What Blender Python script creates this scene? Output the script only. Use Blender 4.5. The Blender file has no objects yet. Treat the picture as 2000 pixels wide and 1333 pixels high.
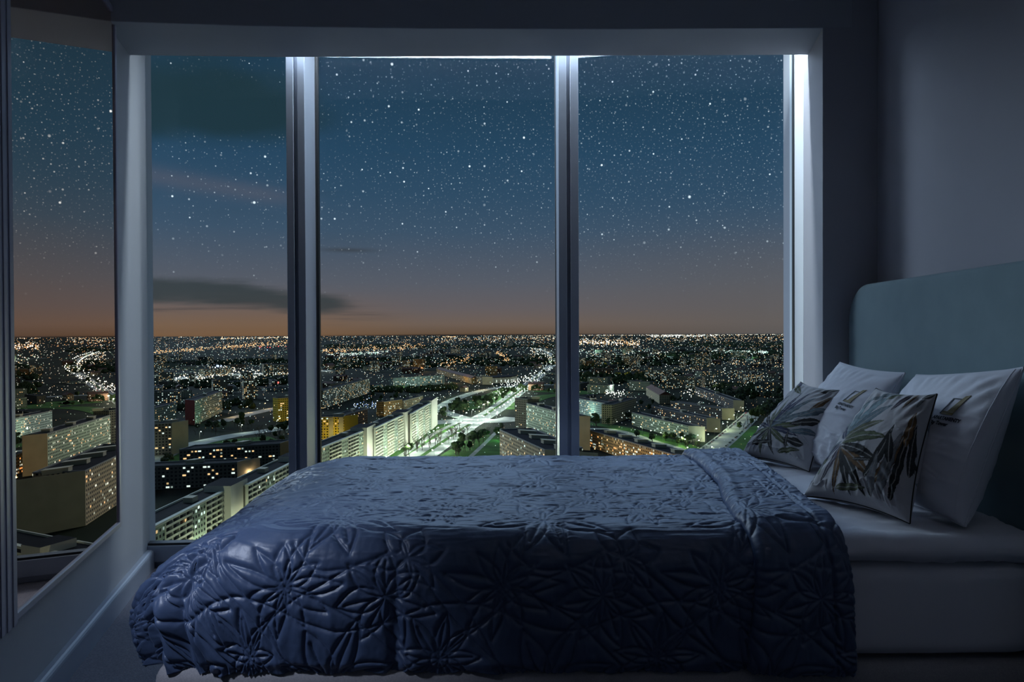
import bpy, bmesh, math, random
import numpy as np
from mathutils import Vector, Matrix

random.seed(7)
rng = np.random.default_rng(7)
S = bpy.context.scene
COL = S.collection
PI = math.pi

# ------------------------------------------------------------------ camera
CAM_H = 1.19
FPX = 1400.0
PITCH, ROLL = 0.0103, -0.0045
cam_d = bpy.data.cameras.new('camera')
cam_d.sensor_width = 36.0
cam_d.lens = 36.0 * FPX / 2000.0
cam_d.clip_start = 0.05
cam_d.clip_end = 200000.0
cam = bpy.data.objects.new('camera', cam_d)
COL.objects.link(cam)
CAMROT = Matrix.Rotation(PI / 2 - PITCH, 3, 'X') @ Matrix.Rotation(ROLL, 3, 'Z')
cam.matrix_world = Matrix.Translation((0, 0, CAM_H)) @ CAMROT.to_4x4()
S.camera = cam

S.view_settings.view_transform = 'Standard'
S.view_settings.look = 'None'
S.view_settings.gamma = 1.0
S.view_settings.use_curve_mapping = False
S.view_settings.exposure = 0.0


def ray(px, py):
    d = CAMROT @ Vector(((px - 1000.0) / FPX, -(py - 666.5) / FPX, -1.0))
    return d


def at(px, py, Y):
    """world point seen at a pixel at depth Y"""
    d = ray(px, py)
    return Vector((0, 0, CAM_H)) + d * (Y / d.y)


def onz(px, py, Z):
    """world point seen at a pixel on the horizontal plane Z"""
    d = ray(px, py)
    if d.z > -1e-4:
        d.z = -1e-4
    return Vector((0, 0, CAM_H)) + d * ((Z - CAM_H) / d.z)


# ------------------------------------------------------------------ world: night sky
def build_world():
    w = bpy.data.worlds.new('night_sky')
    S.world = w
    w.use_nodes = True
    nt = w.node_tree
    nt.nodes.clear()
    N = nt.nodes.new
    L = nt.links.new

    def math_(op, a, b=None, c=None, clamp=False):
        n = N('ShaderNodeMath')
        n.operation = op
        n.use_clamp = clamp
        for i, v in enumerate((a, b, c)):
            if v is None:
                continue
            if isinstance(v, (int, float)):
                n.inputs[i].default_value = v
            else:
                L(v, n.inputs[i])
        return n.outputs[0]

    tc = N('ShaderNodeTexCoord')
    sep = N('ShaderNodeSeparateXYZ')
    L(tc.outputs['Generated'], sep.inputs[0])
    x, y, z = sep.outputs
    az = math_('ARCTAN2', x, y)
    el = math_('ARCSINE', z)

    def gauss(v, c, s):
        t = math_('DIVIDE', math_('SUBTRACT', v, c), s)
        return math_('EXPONENT', math_('MULTIPLY', math_('MULTIPLY', t, t), -1.0))

    ramp = N('ShaderNodeValToRGB')
    cr = ramp.color_ramp
    stops = [(0.00, (.010, .010, .012)), (0.004, (.130, .082, .052)), (0.028, (.165, .118, .095)),
             (0.066, (.135, .116, .122)), (0.13, (.100, .110, .140)), (0.255, (.048, .088, .145)),
             (0.34, (.031, .075, .135)), (0.44, (.021, .064, .122)), (0.64, (.0145, .045, .083)),
             (1.0, (.010, .032, .058))]
    while len(cr.elements) < len(stops):
        cr.elements.new(0.5)
    for e, (p, c) in zip(cr.elements, stops):
        e.position = p
        e.color = (c[0], c[1], c[2], 1)
    # position 1.0 = elevation of 0.56 rad
    L(math_('MULTIPLY', math_('ADD', el, 0.002), 1.0 / 0.56, clamp=True), ramp.inputs[0])
    col = ramp.outputs[0]

    def mix(f, a, b, mode='MIX'):
        m = N('ShaderNodeMix')
        m.data_type = 'RGBA'
        m.blend_type = mode
        if isinstance(f, (int, float)):
            m.inputs[0].default_value = f
        else:
            L(f, m.inputs[0])
        for i, v in ((6, a), (7, b)):
            if isinstance(v, tuple):
                m.inputs[i].default_value = (*v, 1)
            else:
                L(v, m.inputs[i])
        return m.outputs[2]

    # the glow over the town is warm on the left, greyer on the right
    rightness = math_('MULTIPLY', math_('ADD', az, 0.0), 3.0, clamp=True)
    low = math_('SUBTRACT', 1.0, math_('MULTIPLY', el, 6.0), clamp=True)
    col = mix(math_('MULTIPLY', math_('MULTIPLY', rightness, low), 0.75), col, (.112, .108, .112))

    leftlow = math_('MULTIPLY', math_('MULTIPLY', math_('ADD', math_('MULTIPLY', az, -1.0), -.12), 6.0, clamp=True), math_('SUBTRACT', 1.0, math_('MULTIPLY', el, 17.0), clamp=True))
    col = mix(math_('MULTIPLY', leftlow, .7), col, (.215, .118, .062))

    # clouds: streaks in azimuth / elevation
    def noise(sx, sy, off, detail=4.0, rough=.55):
        cb = N('ShaderNodeCombineXYZ')
        L(math_('MULTIPLY', az, sx), cb.inputs[0])
        L(math_('MULTIPLY', el, sy), cb.inputs[1])
        cb.inputs[2].default_value = off
        n = N('ShaderNodeTexNoise')
        n.inputs['Scale'].default_value = 1.0
        n.inputs['Detail'].default_value = detail
        n.inputs['Roughness'].default_value = rough
        L(cb.outputs[0], n.inputs[0])
        return n.outputs[0]

    def smooth(v, lo, hi):
        m = N('ShaderNodeMapRange')
        m.interpolation_type = 'SMOOTHSTEP'
        L(v, m.inputs[0])
        m.inputs[1].default_value = lo
        m.inputs[2].default_value = hi
        return m.outputs[0]

    # long dark bank above the left horizon
    n1 = noise(5, 40, 3.0)
    bank_y = math_('ADD', math_('MULTIPLY', gauss(az, -.43, .16), .022), .036)
    bank = math_('MULTIPLY', gauss(el, bank_y, .017), smooth(math_('MULTIPLY', az, -1.0), .16, .27))
    bank = smooth(math_('ADD', math_('MULTIPLY', bank, .9), math_('MULTIPLY', math_('SUBTRACT', n1, .5), 1.5)), .22, .78)
    col = mix(math_('MULTIPLY', bank, .88), col, (.036, .048, .054))
    # thin streaks below it
    n2 = noise(4, 110, 9.0)
    thin = math_('MULTIPLY', smooth(n2, .50, .68), math_('MULTIPLY', gauss(el, .030, .014), smooth(math_('MULTIPLY', az, -1.0), .08, .25)))
    col = mix(math_('MULTIPLY', thin, .7), col, (.070, .060, .062))
    # small streak at mid height
    st = math_('MULTIPLY', gauss(el, .114, .0030), gauss(az, -.225, .035))
    col = mix(math_('MULTIPLY', st, .75), col, (.045, .055, .070))
    # wide dark cloud high on the left
    n3 = noise(4, 12, 5.0, 3.0)
    hi = math_('MULTIPLY', gauss(math_('ADD', el, math_('MULTIPLY', az, -.12)), .335, .050), smooth(math_('MULTIPLY', az, -1.0), .18, .36))
    hi = smooth(math_('ADD', hi, math_('MULTIPLY', math_('SUBTRACT', n3, .5), 1.6)), .10, .90)
    hi = math_('MULTIPLY', hi, smooth(math_('MULTIPLY', az, -1.0), .16, .30))
    col = mix(math_('MULTIPLY', hi, .85), col, (.014, .036, .046))
    # pale veil
    veil = math_('MULTIPLY', gauss(math_('ADD', el, math_('MULTIPLY', az, .10)), .150, .012), smooth(math_('MULTIPLY', az, -1.0), .24, .34))
    col = mix(math_('MULTIPLY', veil, .35), col, (.13, .12, .15))

    # stars
    cloud_free = math_('SUBTRACT', 1.0, math_('MAXIMUM', bank, hi), clamp=True)
    height = smooth(el, .030, .22)

    def stars(scale, radius, keep, gain, off):
        cb = N('ShaderNodeCombineXYZ')
        L(math_('ADD', math_('MULTIPLY', az, scale), off), cb.inputs[0])
        L(math_('ADD', math_('MULTIPLY', el, scale), off), cb.inputs[1])
        v = N('ShaderNodeTexVoronoi')
        v.voronoi_dimensions = '2D'
        v.inputs['Scale'].default_value = 1.0
        L(cb.outputs[0], v.inputs['Vector'])
        sp = N('ShaderNodeSeparateColor')
        L(v.outputs['Color'], sp.inputs[0])
        r1, r2, r3 = sp.outputs
        has = math_('GREATER_THAN', keep, r1) if isinstance(keep, float) else math_('GREATER_THAN', keep, r1)
        rad = math_('MULTIPLY', math_('ADD', math_('MULTIPLY', r2, .8), .6), radius * scale)
        t = math_('DIVIDE', v.outputs['Distance'], rad)
        core = math_('SUBTRACT', 1.0, math_('MULTIPLY', t, t), clamp=True)
        b = math_('MULTIPLY', math_('POWER', r3, 2.2), gain)
        b = math_('ADD', b, gain * .12)
        return math_('MULTIPLY', math_('MULTIPLY', core, b), has)

    dens = math_('ADD', .38, math_('MULTIPLY', smooth(az, -.45, .35), .55))
    s = math_('ADD', stars(55.0, .00125, .30, 1.5, 11.3), stars(120.0, .00085, dens, .55, 3.1))
    s = math_('ADD', s, stars(210.0, .00070, dens, .22, 7.7))
    s = math_('ADD', s, stars(17.0, .0016, .35, 1.6, 4.9))
    s = math_('MULTIPLY', s, math_('MULTIPLY', cloud_free, height))
    starc = N('ShaderNodeMix')
    starc.data_type = 'RGBA'
    starc.blend_type = 'MULTIPLY'
    starc.inputs[0].default_value = 1.0
    starc.inputs[6].default_value = (.80, .92, 1.0, 1)
    cbs = N('ShaderNodeCombineColor')
    for i in range(3):
        L(s, cbs.inputs[i])
    L(cbs.outputs[0], starc.inputs[7])
    col = mix(1.0, col, starc.outputs[2], 'ADD')
    # above the photographed part the sky stays at its top colour
    bg = N('ShaderNodeBackground')
    L(col, bg.inputs[0])
    bg.inputs[1].default_value = 1.0
    out = N('ShaderNodeOutputWorld')
    L(bg.outputs[0], out.inputs[0])
    w.cycles.sampling_method = 'MANUAL'
    w.cycles.sample_map_resolution = 512


build_world()


# ------------------------------------------------------------------ lights
def light(name, kind, loc, power, color, **kw):
    d = bpy.data.lights.new(name, kind)
    d.energy = power
    d.color = color
    for k, v in kw.items():
        setattr(d, k, v)
    o = bpy.data.objects.new(name, d)
    COL.objects.link(o)
    o.location = loc
    return o


def aim(o, direction):
    o.rotation_euler = Vector(direction).to_track_quat('-Z', 'Y').to_euler()


moon = light('moonlight', 'SUN', (0, 0, 30), 1.45, (.62, .79, 1.0), angle=0.50)
aim(moon, (1.15, -1.0, -.60))
glow = light('sky_glow_light', 'SUN', (0, 5, 30), 1.0, (.46, .67, 1.0), angle=0.85)
aim(glow, (.10, -1.0, -.95))
# LED strip hidden in the pocket above the soffit
led = light('led_strip_light', 'AREA', (.14, 3.735, 2.868), 40.0, (.80, .92, 1.0), shape='RECTANGLE', size=2.80, size_y=.03)
aim(led, (0, .14, -1))
down1 = light('added_ceiling_spot', 'SPOT', (-1.55, 2.15, 2.90), 18.0, (.50, .70, 1.0), spot_size=1.0, spot_blend=.9, shadow_soft_size=.06)  # unseen spot, added overhead to light the left end of the bed
aim(down1, (.16, -.02, -1))
# unseen fill added behind the viewer, bounced off the ceiling to lift the room
fill = light('added_ceiling_fill', 'SPOT', (.95, .20, 1.75), 22.0, (.82, .84, 1.0), spot_size=1.9, spot_blend=.8, shadow_soft_size=.06)
aim(fill, (0, .08, 1))
# unseen spot added by the left wall to brighten the foot of the bed
spot = light('added_foot_spot', 'SPOT', (-1.30, 1.50, 1.30), 32.0, (.70, .80, 1.0), spot_size=.95, spot_blend=1.0, shadow_soft_size=.05)
aim(spot, (.52, .60, -.86))


# ------------------------------------------------------------------ helpers
def tag(o, label=None, cat=None, group=None, kind=None):
    if label:
        o['label'] = label
    if cat:
        o['category'] = cat
    if group:
        o['group'] = group
    if kind:
        o['kind'] = kind
    return o


def empty(name, loc, rz=0.0, **t):
    o = bpy.data.objects.new(name, None)
    COL.objects.link(o)
    o.location = loc
    o.rotation_euler = (0, 0, rz)
    o.empty_display_size = .1
    return tag(o, **t)


def link_mesh(name, me, mat, parent=None, loc=None):
    o = bpy.data.objects.new(name, me)
    if mat is not None:
        for m in (mat if isinstance(mat, (list, tuple)) else [mat]):
            me.materials.append(m)
    COL.objects.link(o)
    if loc is not None:
        o.location = loc
    if parent is not None:
        o.parent = parent      # parts are modelled in the parent's own space
    return o


class MB:
    """collects shapes, builds ONE mesh object"""

    def __init__(self):
        self.v, self.f, self.m, self.uv = [], [], [], []
        self.skew = 0.0

    def quad(self, a, b, c, d, mi=0, uv=None):
        n = len(self.v)
        self.v += [tuple(a), tuple(b), tuple(c), tuple(d)]
        self.f.append((n, n + 1, n + 2, n + 3))
        self.m.append(mi)
        self.uv.append(uv or [(0, 0), (1, 0), (1, 1), (0, 1)])

    def poly(self, pts, mi=0):
        n = len(self.v)
        self.v += [tuple(p) for p in pts]
        self.f.append(tuple(range(n, n + len(pts))))
        self.m.append(mi)
        self.uv.append([(p[0], p[1]) for p in pts])

    def prism(self, base, z0, z1, mi=0, top=None, uvo=0.0, cap=True):
        """vertical prism over a counter-clockwise footprint, walls carry metre UVs"""
        if self.skew:
            base = [(p[0] + self.skew * p[1], p[1]) for p in base]
        u = uvo
        k = len(base)
        for i in range(k):
            a, b = base[i], base[(i + 1) % k]
            l = math.hypot(b[0] - a[0], b[1] - a[1])
            self.quad((a[0], a[1], z0), (b[0], b[1], z0), (b[0], b[1], z1), (a[0], a[1], z1), mi,
                      [(u, 0), (u + l, 0), (u + l, z1 - z0), (u, z1 - z0)])
            u += math.ceil(l) + 3
        if cap:
            self.poly([(p[0], p[1], z1) for p in base], mi if top is None else top)
            self.poly([(p[0], p[1], z0) for p in reversed(base)], mi if top is None else top)

    def box(self, x0, x1, y0, y1, z0, z1, mi=0):
        self.prism([(x0, y0), (x1, y0), (x1, y1), (x0, y1)], z0, z1, mi)

    def obox(self, c, ux, hx, hy, z0, z1, mi=0, top=None):
        """box centred at c (x,y), half sizes hx along ux and hy across"""
        ux = Vector((ux[0], ux[1])).normalized()
        uy = Vector((-ux.y, ux.x))
        c = Vector((c[0], c[1]))
        P = [c - ux * hx - uy * hy, c + ux * hx - uy * hy, c + ux * hx + uy * hy, c - ux * hx + uy * hy]
        self.prism([(p.x, p.y) for p in P], z0, z1, mi, top)

    def tube(self, p, q, r0, r1=None, seg=8, mi=0, caps=True):
        r1 = r0 if r1 is None else r1
        p, q = Vector(p), Vector(q)
        d = (q - p).normalized()
        a = d.orthogonal().normalized()
        b = d.cross(a)
        n = len(self.v)
        for k in range(seg):
            t = 2 * PI * k / seg
            o = a * math.cos(t) + b * math.sin(t)
            self.v.append(tuple(p + o * r0))
            self.v.append(tuple(q + o * r1))
        for k in range(seg):
            i, j = n + 2 * k, n + 2 * ((k + 1) % seg)
            self.f.append((i, j, j + 1, i + 1))
            self.m.append(mi)
            self.uv.append([(0, 0), (1, 0), (1, 1), (0, 1)])
        if caps:
            for off in (0, 1):
                idx = [n + 2 * k + off for k in range(seg)]
                self.f.append(tuple(idx if off else reversed(idx)))
                self.m.append(mi)
                self.uv.append([(0, 0)] * seg)

    def octa(self, c, r, mi=0, rz=None):
        rz = r if rz is None else rz
        n = len(self.v)
        x, y, z = c
        self.v += [(x + r, y, z), (x, y + r, z), (x - r, y, z), (x, y - r, z), (x, y, z + rz), (x, y, z - rz)]
        for a, b in ((0, 1), (1, 2), (2, 3), (3, 0)):
            self.f.append((n + a, n + b, n + 4))
            self.f.append((n + b, n + a, n + 5))
            self.m += [mi, mi]
            self.uv += [[(0, 0)] * 3, [(0, 0)] * 3]

    def mesh(self, name, uv=False, smooth=False):
        me = bpy.data.meshes.new(name)
        me.from_pydata(self.v, [], self.f)
        me.polygons.foreach_set('material_index', self.m)
        if uv:
            l = me.uv_layers.new(name='UVMap')
            flat = [c for f in self.uv for p in f for c in p]
            l.data.foreach_set('uv', flat)
        if smooth:
            me.polygons.foreach_set('use_smooth', [True] * len(self.f))
        me.update()
        return me

    def build(self, name, mat, parent=None, uv=False, smooth=False, bevel=0.0):
        o = link_mesh(name, self.mesh(name, uv, smooth), mat, parent)
        if bevel:
            wm = o.modifiers.new('weld', 'WELD')
            wm.merge_threshold = 1e-5
            b = o.modifiers.new('bevel', 'BEVEL')
            b.width = bevel
            b.segments = 3
            b.limit_method = 'ANGLE'
        return o


def grid_mesh(name, V, closed_u=False, attr=None):
    """V: (ny, nx, 3) array -> smooth grid mesh"""
    ny, nx = V.shape[:2]
    me = bpy.data.meshes.new(name)
    me.vertices.add(nx * ny)
    me.vertices.foreach_set('co', V.reshape(-1).astype(np.float32))
    i = np.arange((ny - 1))[:, None] * nx + np.arange(nx - 1)[None, :]
    F = np.stack([i, i + 1, i + nx + 1, i + nx], -1).reshape(-1, 4)
    nf = len(F)
    me.loops.add(nf * 4)
    me.polygons.add(nf)
    me.loops.foreach_set('vertex_index', F.reshape(-1).astype(np.int32))
    me.polygons.foreach_set('loop_start', (np.arange(nf) * 4).astype(np.int32))
    me.polygons.foreach_set('loop_total', np.full(nf, 4, np.int32))
    me.polygons.foreach_set('use_smooth', np.ones(nf, bool))
    if attr is not None:
        a = me.color_attributes.new('print', 'FLOAT_COLOR', 'POINT')
        c = np.ones((ny * nx, 4), np.float32)
        c[:, :3] = attr.reshape(-1, 3)
        a.data.foreach_set('color', c.reshape(-1))
    me.update(calc_edges=True)
    me.validate()
    return me


def vnoise(x, y, seed=0):
    """smooth 2-D value noise in [-1, 1] on numpy arrays"""
    xi = np.floor(x).astype(np.int64)
    yi = np.floor(y).astype(np.int64)
    fx, fy = x - xi, y - yi
    fx = fx * fx * fx * (fx * (fx * 6 - 15) + 10)
    fy = fy * fy * fy * (fy * (fy * 6 - 15) + 10)

    def h(a, b):
        n = (a * 374761393 + b * 668265263 + seed * 982451653) & 0xFFFFFFFF
        n = ((n ^ (n >> 13)) * 1274126177) & 0xFFFFFFFF
        n = n ^ (n >> 16)
        return (n & 0xFFFF) / 32767.5 - 1.0

    a, b = h(xi, yi), h(xi + 1, yi)
    c, d = h(xi, yi + 1), h(xi + 1, yi + 1)
    return (a + (b - a) * fx) * (1 - fy) + (c + (d - c) * fx) * fy


def fbm(x, y, seed=0, oct=4, gain=.5):
    s, a, t = 0, 1.0, 0.0
    for k in range(oct):
        s = s + a * vnoise(x * 2 ** k + 17.3 * k, y * 2 ** k - 9.1 * k, seed + k)
        t += a
        a *= gain
    return s / t


def sstep(a, b, x):
    t = np.clip((x - a) / (b - a), 0, 1)
    return t * t * (3 - 2 * t)


# ------------------------------------------------------------------ materials
def mat(name, color, rough=.6, metal=0.0, spec=.5, sheen=0.0, noise=None, bump=None, emit=None, estr=0.0, coords='Object'):
    m = bpy.data.materials.new(name)
    m.use_nodes = True
    nt = m.node_tree
    b = nt.nodes['Principled BSDF']
    b.inputs['Base Color'].default_value = (*color, 1)
    b.inputs['Roughness'].default_value = rough
    b.inputs['Metallic'].default_value = metal
    b.inputs['Specular IOR Level'].default_value = spec
    if sheen:
        b.inputs['Sheen Weight'].default_value = sheen
        b.inputs['Sheen Roughness'].default_value = .35
    tc = nt.nodes.new('ShaderNodeTexCoord')
    if noise:                       # (scale, second colour, amount)
        n = nt.nodes.new('ShaderNodeTexNoise')
        n.inputs['Scale'].default_value = noise[0]
        n.inputs['Detail'].default_value = 5
        nt.links.new(tc.outputs[coords], n.inputs[0])
        r = nt.nodes.new('ShaderNodeMapRange')
        r.inputs[1].default_value = .35
        r.inputs[2].default_value = .65
        r.inputs[4].default_value = noise[2]
        nt.links.new(n.outputs[0], r.inputs[0])
        mx = nt.nodes.new('ShaderNodeMix')
        mx.data_type = 'RGBA'
        mx.inputs[6].default_value = (*color, 1)
        mx.inputs[7].default_value = (*noise[1], 1)
        nt.links.new(r.outputs[0], mx.inputs[0])
        nt.links.new(mx.outputs[2], b.inputs['Base Color'])
    if bump:                        # (scale, strength, distance)
        n = nt.nodes.new('ShaderNodeTexNoise')
        n.inputs['Scale'].default_value = bump[0]
        n.inputs['Detail'].default_value = 3
        nt.links.new(tc.outputs[coords], n.inputs[0])
        bp = nt.nodes.new('ShaderNodeBump')
        bp.inputs['Strength'].default_value = bump[1]
        bp.inputs['Distance'].default_value = bump[2]
        nt.links.new(n.outputs[0], bp.inputs['Height'])
        nt.links.new(bp.outputs[0], b.inputs['Normal'])
    if emit:
        b.inputs['Emission Color'].default_value = (*emit, 1)
        b.inputs['Emission Strength'].default_value = estr
        m.cycles.emission_sampling = 'NONE'
    return m


M_wall = mat('wall_paint', (.44, .46, .50), .85, noise=(3, (.41, .43, .47), .6), bump=(60, .06, .002))
M_wallw = mat('grey_wall_paint', (.42, .42, .46), .85, noise=(2, (.38, .38, .43), .6), bump=(60, .06, .002))
M_ceil = mat('ceiling_paint', (.62, .62, .64), .9, bump=(50, .05, .002))
M_skirt = mat('skirting_lacquer', (.34, .38, .46), .38, bump=(30, .03, .001))
M_frame = mat('anodised_frame', (.30, .34, .42), .34, metal=.35, bump=(90, .02, .001))
M_framew = mat('white_frame', (.80, .84, .88), .45, bump=(90, .02, .001))
M_gasket = mat('black_gasket', (.010, .012, .016), .5, bump=(90, .03, .001))
M_carpet = mat('carpet', (.20, .20, .25), .95, sheen=.2, noise=(140, (.13, .13, .17), .9), bump=(260, .55, .006))
M_mirror = mat('mirror_silvering', (.86, .66, .54), .005, metal=1.0, noise=(1.5, (.84, .65, .53), .5))
M_stile = mat('mirror_frame_lacquer', (.34, .34, .42), .4, bump=(40, .05, .001))
M_head = mat('headboard_velvet', (.19, .27, .30), .85, sheen=.25, noise=(9, (.17, .245, .275), .8), bump=(420, .16, .0015))
M_linen = mat('white_linen', (.68, .69, .76), .8, sheen=.15, noise=(5, (.64, .65, .72), .5), bump=(500, .14, .001))
M_base = mat('bed_base_fabric', (.36, .35, .38), .9, noise=(220, (.28, .28, .31), .8), bump=(420, .4, .002))
M_feet = mat('dark_wood', (.04, .03, .025), .5, noise=(9, (.07, .05, .04), .8))
M_led = mat('led_diffuser', (.8, .85, .9), .4, noise=(4, (.78, .84, .9), .3))


def quilt_material():
    m = mat('quilted_satin', (.095, .15, .28), .42, spec=.6, sheen=.32)
    nt = m.node_tree
    b = nt.nodes['Principled BSDF']
    b.inputs['Sheen Roughness'].default_value = .28
    b.inputs['Sheen Tint'].default_value = (.45, .60, .95, 1)
    tc = nt.nodes.new('ShaderNodeTexCoord')
    w = nt.nodes.new('ShaderNodeTexNoise')
    w.inputs['Scale'].default_value = 700
    nt.links.new(tc.outputs['Object'], w.inputs[0])
    n = nt.nodes.new('ShaderNodeTexNoise')
    n.inputs['Scale'].default_value = 38
    n.inputs['Detail'].default_value = 4
    nt.links.new(tc.outputs['Object'], n.inputs[0])
    bp = nt.nodes.new('ShaderNodeBump')
    bp.inputs['Strength'].default_value = .10
    bp.inputs['Distance'].default_value = .001
    nt.links.new(w.outputs[0], bp.inputs['Height'])
    bp2 = nt.nodes.new('ShaderNodeBump')
    bp2.inputs['Strength'].default_value = .28
    bp2.inputs['Distance'].default_value = .004
    nt.links.new(n.outputs[0], bp2.inputs['Height'])
    nt.links.new(bp.outputs[0], bp2.inputs['Normal'])
    nt.links.new(bp2.outputs[0], b.inputs['Normal'])
    mx = nt.nodes.new('ShaderNodeMix')
    mx.data_type = 'RGBA'
    mx.inputs[6].default_value = (.056, .088, .176, 1)
    mx.inputs[7].default_value = (.070, .108, .208, 1)
    nt.links.new(n.outputs[0], mx.inputs[0])
    nt.links.new(mx.outputs[2], b.inputs['Base Color'])
    return m


M_quilt = quilt_material()


def glass_material():
    m = bpy.data.materials.new('window_glass')
    m.use_nodes = True
    nt = m.node_tree
    nt.nodes.clear()
    t = nt.nodes.new('ShaderNodeBsdfTransparent')
    t.inputs[0].default_value = (.97, .985, .98, 1)
    g = nt.nodes.new('ShaderNodeBsdfGlossy')
    g.inputs['Roughness'].default_value = 0.0
    g.inputs['Color'].default_value = (.9, .95, 1, 1)
    fr = nt.nodes.new('ShaderNodeFresnel')
    fr.inputs[0].default_value = 1.18
    mx = nt.nodes.new('ShaderNodeMixShader')
    nt.links.new(fr.outputs[0], mx.inputs[0])
    nt.links.new(t.outputs[0], mx.inputs[1])
    nt.links.new(g.outputs[0], mx.inputs[2])
    o = nt.nodes.new('ShaderNodeOutputMaterial')
    nt.links.new(mx.outputs[0], o.inputs[0])
    return m


M_glass = glass_material()

# ================================================================== THE ROOM
def wx(Y):          # left wall face
    return -.25 * Y - 1.025


def rx(Y):          # right wall face
    return .0429 * Y + 1.579


FL = -.09           # floor level
HEAD_Z = 2.617      # underside of the soffit in front of the glazing
TOPW = 2.90         # the glazing and its mullions run up behind the soffit
CEIL_Z = 2.94
GL = [(-2.055, 3.97), (-1.145, 4.03), (.305, 4.05), (1.550, 3.945)]       # glazing line seen from above


def struct(name, mb, m, bevel=0.0, **k):
    o = mb.build(name, m, bevel=bevel, **k)
    o['kind'] = 'structure'
    return o


b = MB()
b.prism([(-2.7, -2.6), (2.2, -2.6), (2.2, 4.12), (-2.7, 4.12)], FL - .20, FL)
struct('floor', b, M_carpet)
b = MB()
b.prism([(-2.7, -2.6), (2.2, -2.6), (2.2, 4.12), (-2.7, 4.12)], CEIL_Z, CEIL_Z + .15)
struct('ceiling', b, M_ceil)
b = MB()
b.prism([(wx(4.1) - .25, 4.1), (wx(-2.6) - .25, -2.6), (wx(-2.6), -2.6), (wx(4.1), 4.1)], FL, CEIL_Z)
struct('wall_left', b, M_wall)
b = MB()
b.prism([(rx(-2.6), -2.6), (rx(-2.6) + .2, -2.6), (rx(4.1) + .2, 4.1), (rx(3.37), 3.37)], FL, CEIL_Z)
struct('wall_right', b, M_wallw)
b = MB()
b.prism([(wx(-2.6), -2.75), (rx(-2.6), -2.75), (rx(-2.6), -2.6), (wx(-2.6), -2.6)], FL, CEIL_Z)
struct('wall_back', b, M_wallw)
# the pier between the glazing and the right wall, its face turned to the room
b = MB()
b.prism([(1.463, 3.375), (rx(3.375), 3.375), (rx(4.1), 4.1), (1.552, 4.1), (1.547, 3.80)], FL, CEIL_Z)
struct('wall_front', b, M_wallw, bevel=.004)
# soffit over the window seat; its room face is slightly bowed and it stops short of the glass
b = MB()
front = [(wx(3.27) - .02, 3.265), (-1.2, 3.325), (-.4, 3.362), (.5, 3.378), (1.60, 3.374)]
back = [(1.60, 3.70), (.5, 3.70), (-.4, 3.70), (-1.2, 3.70), (wx(3.65) - .02, 3.665)]
b.prism(front + back, HEAD_Z, CEIL_Z)
struct('trim_1', b, M_wall, bevel=.004)
b = MB()
b.prism([(-2.2, 4.06), (1.8, 4.06), (1.8, 4.12), (-2.2, 4.12)], TOPW - .02, CEIL_Z)
struct('trim_2', b, M_wall)

# LED strip lying in the pocket above the soffit
le = empty('led_strip', (-.18, 3.725, TOPW - .03), label='slim white light strip recessed above the window soffit', cat='light strip')
b = MB()
b.box(-1.10, 1.74, -.012, .012, .012, .028)
b.build('housing', M_frame, le, bevel=.002)
b = MB()
b.box(-1.08, 1.72, -.009, .009, .006, .013)
b.build('diffuser', M_led, le)

# skirting along the left wall, rounded top edge
b = MB()
n = 3.93
prof = [(0, 0), (.036, 0), (.036, .086), (.034, .094), (.028, .100), (.020, .103), (0, .103)]
pts0 = [(wx(n) + p[0], n, FL + p[1]) for p in prof]
pts1 = [(wx(-2.5) + p[0], -2.5, FL + p[1]) for p in prof]
for i in range(len(prof)):
    j = (i + 1) % len(prof)
    b.quad(pts0[i], pts0[j], pts1[j], pts1[i])
b.poly(list(reversed(pts0)))
b.poly(pts1)
struct('baseboard_left', b, M_skirt)
b = MB()
b.quad((rx(3.3) - .015, 3.3, FL), (rx(3.3) - .015, 3.3, FL + .10), (rx(-2.5) - .015, -2.5, FL + .10), (rx(-2.5) - .015, -2.5, FL))
b.quad((rx(3.3) - .015, 3.3, FL + .10), (rx(3.3), 3.3, FL + .10), (rx(-2.5), -2.5, FL + .10), (rx(-2.5) - .015, -2.5, FL + .10))
struct('baseboard_right', b, M_skirt)

# three windows between mullions: each has a frame, black gaskets and a pane
SILL = .045


def window(i):
    (x0, y0), (x1, y1) = GL[i], GL[i + 1]
    if i == 1:
        x0 += .052
    if i in (0,):
        x1 -= .03
    d = Vector((x1 - x0, y1 - y0, 0)).normalized()
    nrm = Vector((-d.y, d.x, 0))
    root = empty('window_%d' % (i + 1), (x0, y0, 0), kind='structure')
    ln = math.hypot(x1 - x0, y1 - y0)

    def P(s, t, z):
        p = d * s - nrm * t
        return (p.x, p.y, z)

    def bar(mb, s0, s1, t0, t1, z0, z1):
        A, B, C, D = P(s0, t1, 0), P(s1, t1, 0), P(s1, t0, 0), P(s0, t0, 0)
        mb.prism([A[:2], B[:2], C[:2], D[:2]], z0, z1)

    m = MB()
    bar(m, -.02, ln + .02, -.03, .06, FL + .035, SILL - .012)
    bar(m, -.02, ln + .02, -.03, .035, FL, FL + .035)
    bar(m, -.02, ln + .02, -.03, .02, TOPW - .08, TOPW)
    m.build('window_frame', M_frame, root, bevel=.003)
    m = MB()
    bar(m, -.02, ln + .02, -.01, .045, SILL - .012, SILL)
    w_ = .016 if i == 1 else .007
    bar(m, 0, w_, -.01, .02, SILL, TOPW - .08)
    bar(m, ln - .006, ln, -.01, .02, SILL, TOPW - .08)
    m.build('gasket', M_gasket, root)
    m = MB()
    bar(m, 0, ln, -.006, .004, SILL - .004, TOPW - .07)
    m.build('pane', M_glass, root)
    return root


for i in range(3):
    window(i)


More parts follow.
